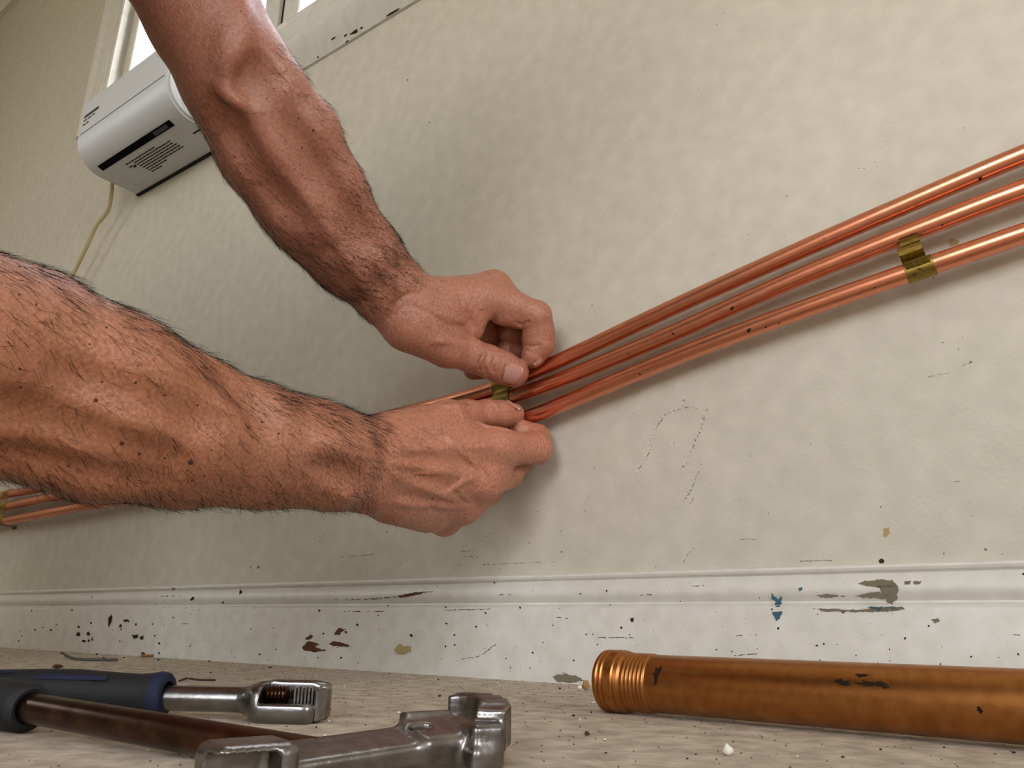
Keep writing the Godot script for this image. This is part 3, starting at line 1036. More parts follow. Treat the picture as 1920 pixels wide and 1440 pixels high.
# ------------------------------------------------------------------ the two wrenches
func build_wrenches() -> void:
	# --- the far one: padded grip, chromed shaft, adjustable jaw head
	var c := on_floor(528, 1352)
	var l := on_floor(60, 1340)
	var ux := (c - l)
	ux.y = 0.0
	ux = ux.normalized()
	var uz := ux.cross(Vector3.UP)
	var t := thing("adjustable_wrench", "chrome adjustable wrench with black and blue padded grip near the skirting", "wrench", c)
	t.basis = Basis(ux, Vector3.UP, uz)
	var k := 0.385 / FOCAL                 # metres for one pixel at its distance
	var mb := MB.new()
	var gx := -222.0 * k                   # where the grip ends
	var sy := 0.0090
	lathe(mb, [[gx + 0.001, 0.0062], [gx + 0.001, 0.0086], [gx - 0.0008, 0.0098], [gx - 0.004, 0.0102], [gx - 0.007, 0.0098], [gx - 0.013, 0.0092], [gx - 0.025, 0.0097], [gx - 0.045, 0.0108], [gx - 0.065, 0.0106], [gx - 0.085, 0.0098], [gx - 0.11, 0.0102], [gx - 0.14, 0.0106], [gx - 0.16, 0.0100], [gx - 0.168, 0.0080], [gx - 0.170, 0.0]].map(func(e): return [-e[0], e[1]]), Vector3(0, 0.0105, 0), Vector3.LEFT, 40)
	var grip := put(mb, "grip", M.black_rubber, t)
	mb = MB.new()
	lathe(mb, [[-gx - 0.0014, 0.0062], [-gx - 0.0014, 0.0090], [-gx - 0.0005, 0.0100], [-gx + 0.0030, 0.0106], [-gx + 0.0045, 0.0102], [-gx + 0.0050, 0.0090]], Vector3(0, 0.0105, 0), Vector3.LEFT, 40)
	put(mb, "end_ring", M.blue_rubber, grip)
	for e in [[gx - 0.062, gx - 0.026, 0.62, 0.86], [gx - 0.110, gx - 0.076, 0.9, 1.12]]:
		mb = MB.new()
		var n := 14
		for j in n:
			for s in 4:
				var u0 := lerpf(e[0], e[1], j / float(n))
				var u1 := lerpf(e[0], e[1], (j + 1) / float(n))
				var a0 := lerpf(e[2], e[3], s / 4.0)
				var a1 := lerpf(e[2], e[3], (s + 1) / 4.0)
				var rr := 0.0112
				var q := []
				for m in [[u0, a0], [u1, a0], [u1, a1], [u0, a1]]:
					q.append(Vector3(m[0], 0.0105 + sin(m[1]) * rr, cos(m[1]) * rr))
				mb.flat(q, Vector3(0, sin(a0), cos(a0)))
		put(mb, "grip_inlay", M.blue_rubber, grip)
	mb = MB.new()
	lathe(mb, [[-(gx - 0.01), 0.0058], [0.0185, 0.0058], [0.0180, 0.0050]], Vector3(0, sy, 0), Vector3.LEFT, 28)
	put(mb, "shaft", M.steel, t)
	# head: forged body with the jaw slot cut in
	var F := Field.new()
	var g := F.group(0.006)
	F.bone(g, Vector3(-0.022, sy, 0), Vector3(-0.012, 0.0088, 0), 0.0056, 0.0076)
	F.block(g, Vector3(0.001, 0.0082, 0.0), Vector3(0.0155, 0.0082, 0.0125), Basis(), 0.0055)
	F.block(g, Vector3(0.004, 0.0046, 0.0085), Vector3(0.0140, 0.0046, 0.0045), Basis(), 0.0035)
	F.block(g, Vector3(0.005, 0.0085, -0.0105), Vector3(0.0150, 0.0085, 0.0035), Basis(), 0.0028)
	F.block(g, Vector3(0.0085, 0.0130, 0.0012), Vector3(0.0175, 0.0066, 0.0068), Basis(), 0.001, true)
	F.block(g, Vector3(0.0085, 0.0120, 0.0090), Vector3(0.0160, 0.0034, 0.0080), Basis(), 0.001, true)
	mb = MB.new()
	mesh_field(mb, F, 0.0008)
	var head := put(mb, "head", M.steel, t)
	# knurled worm and toothed jaw inside the slot
	mb = MB.new()
	var prof := [[0.0, 0.0]]
	for j in 6:
		prof.append_array([[j * 0.0018, 0.0036], [j * 0.0018 + 0.0007, 0.0042], [j * 0.0018 + 0.0012, 0.0036]])
	prof.append([0.0112, 0.0])
	lathe(mb, prof, Vector3(-0.0075, 0.0118, 0.0018), Vector3.RIGHT, 24)
	put(mb, "worm", M.brown_steel, head)
	mb = MB.new()
	for j in 8:
		box(mb, Vector3(0.0058 + j * 0.0017, 0.0105 + (0.0004 if j % 2 else 0.0), 0.0004), Vector3(0.0006, 0.0048, 0.0028), Basis(Vector3.UP, 0.18), 0.0002)
	box(mb, Vector3(0.0120, 0.0098, -0.0022), Vector3(0.0078, 0.0046, 0.0024), Basis(), 0.0005)
	box(mb, Vector3(0.0190, 0.0080, 0.0030), Vector3(0.0011, 0.0070, 0.0062), Basis(), 0.0006)
	put(mb, "jaw", M.forged_steel, head)

	# --- the near one: brown shaft, forged steel head that comes close to the lens
	var gl := at_height(55, 0.314, 0.0098)
	var hd := at_height(470, 0.250, 0.0060)
	var vx := (hd - gl).normalized()
	var w := thing("pipe_wrench", "wrench with brown metal shaft, black grip and grey forged steel head", "wrench", Vector3(hd.x, 0.0, hd.z))
	var O := w.position
	mb = MB.new()
	tube(mb, PackedVector3Array([gl - vx * 0.03 - O, gl - O, hd - O, hd + vx * 0.029 - O]), 0.0058, 32)
	put(mb, "shaft", M.brown_steel, w)
	mb = MB.new()
	lathe(mb, [[0.0, 0.0058], [-0.0006, 0.0076], [0.0006, 0.0088], [0.004, 0.0094], [0.012, 0.0096], [0.03, 0.0097], [0.05, 0.0097], [0.07, 0.0097], [0.078, 0.008], [0.079, 0.0]], gl - O, -vx, 40)
	var g2 := put(mb, "grip", M.black_rubber, w)
	mb = MB.new()
	lathe(mb, [[-0.0008, 0.0060], [-0.0012, 0.0074], [-0.0002, 0.0088], [0.0014, 0.0095], [0.0022, 0.0092]], gl - O, -vx, 40)
	put(mb, "end_ring", M.black_rubber, g2)
	# head
	F = Field.new()
	F.join = 0.004
	g = F.group(0.0035)
	var P := func(px: float, d: float, y: float) -> Vector3: return at_height(px, d, y) - O
	var hx: Vector3 = (P.call(880, 0.254, 0.005) - P.call(500, 0.214, 0.005))
	var half := hx.length() * 0.5
	hx = hx.normalized()
	var hz := hx.cross(Vector3.UP).normalized()
	var hy := hz.cross(hx)
	var B := Basis(hx, hy, hz)
	var tilt := B.rotated(hz, 0.055)
	# neck: a bar that thickens towards the jaw
	F.block(g, P.call(690, 0.240, 0.0062), Vector3(half * 0.96, 0.0040, 0.0088), tilt.rotated(hx, 0.24), 0.0022)
	F.block(g, P.call(835, 0.257, 0.0076), Vector3(0.0140, 0.0048, 0.0098), B.rotated(hx, 0.24), 0.0022)
	F.block(g, P.call(797, 0.265, 0.0112), Vector3(0.0094, 0.0050, 0.0026), B, 0.0014)
	# socket at the left end
	F.block(g, P.call(462, 0.212, 0.0066), Vector3(0.0120, 0.0066, 0.0098), B, 0.0036)
	# jaw: block at the right, its arm curving back over the opening
	F.block(g, P.call(904, 0.253, 0.0070), Vector3(0.0058, 0.0070, 0.0062), B.rotated(hy, -0.2), 0.0020)
	F.block(g, P.call(893, 0.249, 0.0034), Vector3(0.0042, 0.0034, 0.0050), B, 0.0016)
	var arc := [[846, 0.290, 0.0146], [866, 0.2905, 0.0146], [886, 0.289, 0.0145], [904, 0.2855, 0.0142], [918, 0.280, 0.0138], [926, 0.273, 0.0132], [927, 0.266, 0.0124], [921, 0.259, 0.0112]]
	for j in arc.size() - 1:
		var p0: Vector3 = P.call(arc[j][0], arc[j][1], arc[j][2])
		var p1: Vector3 = P.call(arc[j + 1][0], arc[j + 1][1], arc[j + 1][2])
		var tx := (p1 - p0).normalized()
		var tz := tx.cross(Vector3.UP).normalized()
		F.block(g, (p0 + p1) * 0.5, Vector3(p0.distance_to(p1) * 0.5 + 0.0012, 0.0048 + 0.0003 * j, 0.0030 + 0.00035 * j), Basis(tx, tz.cross(tx), tz), 0.0009)
	# cut: the socket's mouth, the hole in the neck
	F.block(g, P.call(458, 0.2010, 0.0046), Vector3(0.0102, 0.0064, 0.0110), B, 0.0022, true)
	F.block(g, P.call(788, 0.252, 0.009), Vector3(0.0040, 0.0060, 0.0020), B, 0.0016, true)
	mb = MB.new()
	mesh_field(mb, F, 0.0008)
	var h2 := put(mb, "head", M.forged_steel, w)
	# embossed lettering along the neck, worn to dots
	mb = MB.new()
	for j in 9:
		for row in 2:
			if (j * 3 + row * 5) % 4 == 0:
				continue
			var p: Vector3 = P.call(640 + j * 12, 0.239 + j * 0.0013 - row * 0.003, 0.0)
			p.y = 0.0112 - row * 0.0007 + (p - P.call(690, 0.236, 0.0)).dot(hx) * 0.055
			box(mb, p, Vector3(0.0006, 0.0003, 0.0007), tilt.rotated(hy, 0.3 * sin(j * 2.0 + row)), 0.00015)
	var let := put(mb, "embossed_lettering", M.steel, h2)
	let.set_meta("kind", "stuff")

# the point in column px at a depth and a height above the floor
func at_height(px: float, depth: float, y: float) -> Vector3:
	var y0 := at(px, 0.0, depth).y
	var y1 := at(px, 1000.0, depth).y
	return at(px, 1000.0 * (y - y0) / (y1 - y0), depth)


# ------------------------------------------------------------------ the person: two bare arms at work, the rest of the body kneeling out of view
var body := MB.new()
var arm_l: Field
var arm_r: Field

func chain(F: Field, g: int, pts: Array) -> void:
	# pts: [px, py, depth, radius]
	for k in pts.size() - 1:
		F.bone(g, at(pts[k][0], pts[k][1], pts[k][2]), at(pts[k + 1][0], pts[k + 1][1], pts[k + 1][2]), pts[k][3], pts[k + 1][3])

# ridges and creases drawn through pixels and laid on the surface
func crease(F: Field, pts: Array, w: float, h: float, start: float) -> void:
	var prev := Vector3.ZERO
	for k in pts.size():
		var from: Array = pts[maxi(k - 1, 0)]
		var steps := 1 if k == 0 else clampi(int(Vector2(from[0], from[1]).distance_to(Vector2(pts[k][0], pts[k][1])) / 9.0), 1, 6)
		for j in steps:
			var f := (j + 1.0) / steps
			var p := F.hit(EYE, ray(lerpf(from[0], pts[k][0], f), lerpf(from[1], pts[k][1], f)), start)
			if k > 0:
				F.feature(prev, p, w, h)
			prev = p

func left_arm() -> Field:
	var F := Field.new()
	var g := F.group(0.012)
	# upper arm, forearm, wrist
	F.bone(g, Vector3(-0.372, 0.672, 0.545), at(322, -90, 0.530), 0.046, 0.0400)
	chain(F, g, [[322, -90, 0.530, 0.0400], [388, 40, 0.548, 0.0385], [446, 145, 0.560, 0.0380], [520, 275, 0.588, 0.0405], [575, 368, 0.610, 0.0385], [652, 472, 0.640, 0.0315], [728, 548, 0.668, 0.0262]])
	chain(F, g, [[420, 165, 0.566, 0.0265], [488, 285, 0.590, 0.0285], [580, 418, 0.622, 0.0260], [655, 515, 0.648, 0.0175]])          # flexors on the inner side
	chain(F, g, [[466, 90, 0.552, 0.0170], [524, 168, 0.558, 0.0175], [576, 245, 0.578, 0.0215], [626, 350, 0.606, 0.0215], [696, 465, 0.642, 0.0205], [752, 525, 0.668, 0.0185]])      # the long muscle on the thumb side
	chain(F, g, [[728, 556, 0.668, 0.0270], [772, 590, 0.678, 0.0235], [800, 600, 0.684, 0.022]])
	chain(F, g, [[742, 536, 0.676, 0.0225], [788, 562, 0.692, 0.0205]])
	# palm
	chain(F, g, [[772, 590, 0.678, 0.0215], [905, 560, 0.716, 0.0150]])
	chain(F, g, [[785, 566, 0.692, 0.0200], [926, 540, 0.737, 0.0148]])
	chain(F, g, [[790, 572, 0.705, 0.0185], [924, 556, 0.757, 0.0140]])
	chain(F, g, [[790, 590, 0.708, 0.0175], [905, 580, 0.772, 0.0130]])
	chain(F, g, [[840, 590, 0.725, 0.0170], [905, 612, 0.762, 0.0150]])      # the hollow of the palm
	chain(F, g, [[850, 625, 0.740, 0.0150], [915, 640, 0.772, 0.0130]])
	# ball of the thumb and the web
	chain(F, g, [[768, 612, 0.672, 0.0225], [838, 650, 0.692, 0.0180]])
	chain(F, g, [[800, 612, 0.686, 0.0190], [872, 592, 0.708, 0.0110]])
	chain(F, g, [[868, 572, 0.706, 0.0120], [886, 600, 0.709, 0.0095], [889, 622, 0.708, 0.0070]])      # fold of skin below the index knuckle
	# finger roots
	chain(F, g, [[905, 560, 0.716, 0.0150], [940, 570, 0.722, 0.0142]])
	chain(F, g, [[926, 540, 0.737, 0.0148], [950, 560, 0.746, 0.0138]])
	chain(F, g, [[924, 556, 0.757, 0.0140], [940, 574, 0.764, 0.0130]])
	var t := F.group(0.005)
	chain(F, t, [[800, 632, 0.682, 0.0190], [838, 651, 0.694, 0.0180], [880, 665, 0.708, 0.0150], [914, 677, 0.719, 0.0148], [940, 688, 0.726, 0.0150], [963, 698, 0.732, 0.0145]])
	var i1 := F.group(0.0035)
	chain(F, i1, [[905, 558, 0.716, 0.0155], [965, 576, 0.727, 0.0146], [1005, 593, 0.733, 0.0148]])
	chain(F, i1, [[940, 586, 0.724, 0.0120], [972, 594, 0.729, 0.0118]])      # pads of the index finger
	chain(F, i1, [[1003, 622, 0.734, 0.0120], [1002, 634, 0.735, 0.0120]])
	chain(F, i1, [[1005, 593, 0.733, 0.0148], [1012, 622, 0.736, 0.0139], [1011, 646, 0.738, 0.0142]])
	chain(F, i1, [[1011, 646, 0.737, 0.0142], [1000, 667, 0.736, 0.0118]])
	var i2 := F.group(0.0035)
	chain(F, i2, [[926, 540, 0.737, 0.0150], [996, 600, 0.764, 0.0138], [984, 627, 0.765, 0.0128], [955, 623, 0.757, 0.0112]])
	var i3 := F.group(0.0035)
	chain(F, i3, [[924, 556, 0.757, 0.0140], [986, 630, 0.778, 0.0130], [978, 656, 0.772, 0.0122], [950, 655, 0.762, 0.0112]])
	var i4 := F.group(0.0035)
	chain(F, i4, [[905, 580, 0.770, 0.0130], [945, 650, 0.775, 0.0118], [918, 688, 0.768, 0.0112], [888, 693, 0.758, 0.0102]])
	# tendons and creases
	crease(F, [[438, 175], [468, 160], [500, 150], [540, 142]], 0.0035, -0.0018, 0.3)
	crease(F, [[480, 128], [468, 158]], 0.011, -0.0085, 0.3)
	crease(F, [[455, 20], [440, 90], [432, 130]], 0.010, 0.0030, 0.3)
	crease(F, [[492, 158], [488, 172]], 0.007, -0.003, 0.3)
	crease(F, [[424, 178], [442, 188]], 0.009, 0.0050, 0.3)
	crease(F, [[405, 190], [440, 260], [500, 350], [560, 420]], 0.010, -0.0036, 0.3)
	crease(F, [[545, 240], [600, 330], [650, 400], [700, 470]], 0.010, -0.0028, 0.3)
	crease(F, [[640, 400], [690, 470], [738, 540]], 0.0045, 0.0018, 0.3)
	crease(F, [[612, 430], [660, 500], [700, 555]], 0.0045, 0.0015, 0.3)
	crease(F, [[775, 548], [752, 560], [737, 575], [730, 595]], 0.0026, -0.0016, 0.3)      # wrist folds
	crease(F, [[790, 545], [762, 566], [745, 590]], 0.0016, -0.0009, 0.3)
	crease(F, [[904, 668], [898, 680], [900, 694]], 0.0013, -0.0021, 0.3)                  # thumb joint
	crease(F, [[915, 666], [908, 683], [911, 703]], 0.0013, -0.0023, 0.3)
	crease(F, [[960, 679], [949, 686], [943, 697], [945, 710], [953, 720], [962, 727]], 0.0012, -0.0012, 0.3)
	crease(F, [[928, 668], [923, 682], [925, 697]], 0.0013, -0.0019, 0.3)
	crease(F, [[833, 615], [860, 635], [880, 640]], 0.0030, -0.0016, 0.3)                  # folds of the web
	crease(F, [[820, 600], [845, 612], [870, 612]], 0.0025, -0.0012, 0.3)
	crease(F, [[862, 555], [872, 580], [886, 612]], 0.0028, -0.0018, 0.3)
	crease(F, [[812, 640], [840, 640], [862, 648]], 0.003, 0.0013, 0.3)
	crease(F, [[905, 585], [908, 600]], 0.0016, -0.0014, 0.3)
	crease(F, [[990, 604], [978, 610], [970, 606]], 0.0016, -0.0020, 0.3)                              # inner fold of the index finger
	crease(F, [[986, 648], [998, 650], [1008, 648]], 0.0013, -0.0014, 0.3)
	crease(F, [[1012, 572], [1024, 578], [1030, 588]], 0.0012, -0.0006, 0.3)
	crease(F, [[1004, 568], [1018, 576], [1026, 590]], 0.0010, -0.0005, 0.3)
	crease(F, [[770, 560], [830, 590], [860, 600]], 0.003, 0.0012, 0.3)
	return F

func right_arm() -> Field:
	var F := Field.new()
	var g := F.group(0.012)
	F.bone(g, Vector3(-0.46, 0.33, 0.77), at(-300, 590, 0.335), 0.052, 0.043)
	chain(F, g, [[-300, 590, 0.335, 0.0430], [-90, 655, 0.385, 0.0500], [0, 688, 0.410, 0.0535], [187, 750, 0.445, 0.0525], [337, 800, 0.485, 0.0455], [469, 831, 0.525, 0.0395], [562, 846, 0.550, 0.0345], [637, 862, 0.572, 0.0305], [700, 873, 0.598, 0.0265]])
	chain(F, g, [[-60, 580, 0.400, 0.026], [60, 620, 0.425, 0.0300], [225, 706, 0.462, 0.0275], [340, 752, 0.495, 0.0225], [470, 785, 0.530, 0.0205], [600, 808, 0.568, 0.0190], [700, 838, 0.602, 0.0215]])       # upper edge
	chain(F, g, [[0, 795, 0.405, 0.023], [187, 852, 0.440, 0.0230], [340, 882, 0.482, 0.0195], [500, 900, 0.530, 0.0160], [620, 908, 0.568, 0.0160], [690, 910, 0.594, 0.0190]])       # lower edge
	# palm and back of the hand
	chain(F, g, [[700, 846, 0.602, 0.0225], [935, 840, 0.684, 0.0155]])
	chain(F, g, [[700, 873, 0.598, 0.0240], [905, 904, 0.670, 0.0150]])
	chain(F, g, [[695, 895, 0.598, 0.0220], [868, 948, 0.678, 0.0140]])
	chain(F, g, [[695, 905, 0.600, 0.0205], [834, 972, 0.692, 0.0132]])
	chain(F, g, [[735, 930, 0.622, 0.0215], [800, 958, 0.664, 0.0170]])
	chain(F, g, [[740, 860, 0.630, 0.0220], [850, 880, 0.690, 0.0180]])
	chain(F, g, [[740, 820, 0.620, 0.0215], [838, 788, 0.668, 0.0165]])
	chain(F, g, [[790, 815, 0.645, 0.0175], [890, 815, 0.686, 0.0125]])
	# finger roots
	chain(F, g, [[935, 840, 0.684, 0.0160], [965, 841, 0.695, 0.0148]])
	chain(F, g, [[905, 904, 0.670, 0.0155], [930, 897, 0.690, 0.0145]])
	chain(F, g, [[868, 948, 0.678, 0.0145], [890, 938, 0.700, 0.0135]])
	chain(F, g, [[834, 972, 0.692, 0.0138], [852, 960, 0.712, 0.0128]])
	var t := F.group(0.005)
	chain(F, t, [[780, 808, 0.640, 0.0200], [838, 786, 0.668, 0.0165], [876, 778, 0.690, 0.0130], [912, 776, 0.708, 0.0124], [938, 777, 0.720, 0.0126], [962, 777, 0.731, 0.0108]])
	var i1 := F.group(0.0035)
	chain(F, i1, [[935, 840, 0.684, 0.0160], [972, 841, 0.699, 0.0142], [1006, 841, 0.713, 0.0145], [1006, 821, 0.730, 0.0130], [979, 809, 0.732, 0.0112]])
	var i2 := F.group(0.0035)
	chain(F, i2, [[905, 904, 0.670, 0.0160], [953, 888, 0.716, 0.0138], [972, 866, 0.741, 0.0128], [950, 842, 0.746, 0.0110]])
	var i3 := F.group(0.0035)
	chain(F, i3, [[868, 948, 0.678, 0.0148], [915, 922, 0.725, 0.0130], [932, 890, 0.752, 0.0122], [912, 860, 0.757, 0.0108]])
	var i4 := F.group(0.0035)
	chain(F, i4, [[834, 972, 0.692, 0.0140], [872, 945, 0.733, 0.0118], [888, 910, 0.752, 0.0110], [874, 882, 0.757, 0.0098]])
	# tendons over the back of the hand, knuckles, veins, folds
	crease(F, [[735, 845], [830, 838], [925, 836]], 0.0040, 0.0016, 0.3)
	crease(F, [[735, 868], [820, 878], [895, 898]], 0.0036, 0.0017, 0.3)
	crease(F, [[735, 890], [800, 915], [860, 940]], 0.0034, 0.0016, 0.3)
	crease(F, [[745, 940], [800, 948], [850, 950], [885, 945]], 0.0036, 0.0018, 0.3)
	crease(F, [[760, 858], [880, 872]], 0.0050, -0.0016, 0.3)
	crease(F, [[760, 888], [850, 915]], 0.0050, -0.0018, 0.3)
	crease(F, [[745, 925], [825, 955]], 0.0050, -0.0016, 0.3)
	crease(F, [[842, 822], [866, 845], [884, 862], [910, 893]], 0.0025, 0.0027, 0.3)
	crease(F, [[845, 921], [862, 906], [890, 893]], 0.0024, 0.0025, 0.3)
	crease(F, [[862, 920], [880, 938]], 0.0022, 0.0018, 0.3)
	crease(F, [[760, 893], [800, 888], [845, 880]], 0.0020, 0.0014, 0.3)
	crease(F, [[905, 912], [906, 914]], 0.010, 0.0022, 0.3)
	crease(F, [[934, 842], [936, 844]], 0.011, 0.0016, 0.3)
	crease(F, [[872, 955], [873, 957]], 0.009, 0.0014, 0.3)
	crease(F, [[895, 792], [912, 800], [930, 802], [945, 807], [960, 808]], 0.0015, -0.0018, 0.3)
	crease(F, [[830, 760], [870, 762], [900, 770]], 0.003, 0.001, 0.3)
	crease(F, [[916, 753], [928, 763], [934, 774]], 0.0010, -0.0013, 0.3)
	crease(F, [[705, 790], [703, 812], [705, 835]], 0.0010, -0.0006, 0.3)
	crease(F, [[1000, 806], [1012, 815], [1020, 826]], 0.0012, -0.0008, 0.3)
	for k in 4:
		crease(F, [[1008 + k * 6, 825], [1010 + k * 6, 842], [1008 + k * 6, 858]], 0.0009, -0.0004, 0.3)
	# forearm: long shallow grooves between the muscles, bone at the wrist
	crease(F, [[-20, 765], [100, 790], [220, 835], [330, 868]], 0.010, -0.0032, 0.2)
	crease(F, [[110, 700], [220, 735], [300, 760], [400, 800]], 0.010, -0.0026, 0.2)
	crease(F, [[0, 845], [150, 885], [300, 905]], 0.009, -0.0022, 0.2)
	crease(F, [[420, 705], [470, 735], [500, 790]], 0.012, -0.0024, 0.2)
	crease(F, [[600, 878], [640, 892], [680, 912]], 0.009, -0.0018, 0.2)
	crease(F, [[590, 830], [650, 838], [700, 850]], 0.007, 0.0020, 0.2)
	crease(F, [[640, 930], [650, 932]], 0.012, 0.0030, 0.2)
	return F

# the colour of the skin itself: redder knuckles and finger ends, paler palm side, tanned forearms
func tint(p: Vector3, spots: Array, base: Color) -> Color:
	var c := base
	for s in spots:
		var d: float = (p - s[0]).length() / s[1]
		if d < 2.2:
			c = c.lerp(s[2], exp(-d * d) * float(s[3]))
	return c

func build_person() -> void:
	var who := thing("person", "two bare hairy forearms and hands pressing a clip onto pipes", "person", Vector3.ZERO)
	arm_l = left_arm()
	arm_r = right_arm()
	var hand_l := [at(690, 512, 0.655), (at(800, 600, 0.69) - at(652, 472, 0.64)).normalized()]
	var hand_r := [at(660, 866, 0.580), (at(800, 880, 0.64) - at(560, 846, 0.55)).normalized()]
	# the four pieces are meshed side by side; hands in small cells, arms in larger ones, one skin
	var made: Array[MB] = [MB.new(), MB.new(), MB.new(), MB.new()]
	var jobs: Array[Thread] = []
	for e in [[made[0], arm_l, 0.00125, hand_l], [made[1], arm_l, 0.0028, [hand_l[0], -hand_l[1]]], [made[2], arm_r, 0.00125, hand_r], [made[3], arm_r, 0.0028, [hand_r[0], -hand_r[1]]]]:
		var th := Thread.new()
		th.start(mesh_field.bind(e[0], e[1], e[2], e[3]))
		jobs.append(th)
	for th in jobs:
		th.wait_to_finish()
	var ends: Array[int] = []
	for k in 4:
		var base := body.v.size()
		body.v.append_array(made[k].v)
		body.n.append_array(made[k].n)
		body.c.append_array(made[k].c)
		for j in made[k].i:
			body.i.append(base + j)
		ends.append(body.v.size())
	var n1 := ends[0]
	var n2 := ends[1]
	var n3 := ends[2]
	var n4 := ends[3]
	# pigment
	var red := Color(0.56, 0.20, 0.135)
	var pale := Color(0.62, 0.33, 0.215)
	var tan := Color(0.58, 0.27, 0.145)
	var sp_l := []
	for e in [[1006, 592, 0.737, 0.016, 0.7], [1001, 669, 0.745, 0.016, 0.6], [964, 698, 0.71, 0.016, 0.5], [926, 540, 0.73, 0.02, 0.5], [960, 623, 0.757, 0.02, 0.6], [950, 655, 0.77, 0.02, 0.6], [888, 694, 0.776, 0.016, 0.8], [870, 600, 0.705, 0.02, 0.3]]:
		sp_l.append([at(e[0], e[1], e[2]), e[3], red, e[4]])
	sp_l.append([at(800, 620, 0.67), 0.03, pale, 0.5])
	for e in [[860, 600, 0.70], [930, 590, 0.73], [900, 660, 0.71], [780, 590, 0.68]]:
		sp_l.append([at(e[0], e[1], e[2]), 0.05, Color(0.60, 0.30, 0.215), 0.6])
	var sp_r := []
	for e in [[905, 904, 0.66, 0.018, 0.6], [935, 842, 0.67, 0.02, 0.45], [868, 948, 0.67, 0.016, 0.5], [1008, 842, 0.70, 0.016, 0.5], [962, 777, 0.715, 0.016, 0.5], [912, 776, 0.70, 0.014, 0.3], [976, 800, 0.745, 0.014, 0.6], [840, 972, 0.685, 0.016, 0.4]]:
		sp_r.append([at(e[0], e[1], e[2]), e[3], red, e[4]])
	for e in [[760, 860, 0.61], [840, 860, 0.65], [900, 800, 0.69], [960, 830, 0.70]]:
		sp_r.append([at(e[0], e[1], e[2]), 0.05, Color(0.66, 0.33, 0.225), 0.6])
	for e in [[60, 620, 0.38], [120, 740, 0.40], [300, 790, 0.44], [0, 700, 0.36]]:
		sp_r.append([at(e[0], e[1], e[2]), 0.07, tan, 0.7])
	body.colored = true
	for k in body.v.size():
		body.c[k] = tint(body.v[k], sp_l if k < n2 else sp_r, Color(0.50, 0.245, 0.165) if k < n2 else Color(0.58, 0.285, 0.175))
	torso(who)
	put(body, "body", M.skin, who)
	nails(who)
	moles(who)
	freckles(who, n1, n2, n3, n4)
	hairs(who, n1, n2, n3, n4)

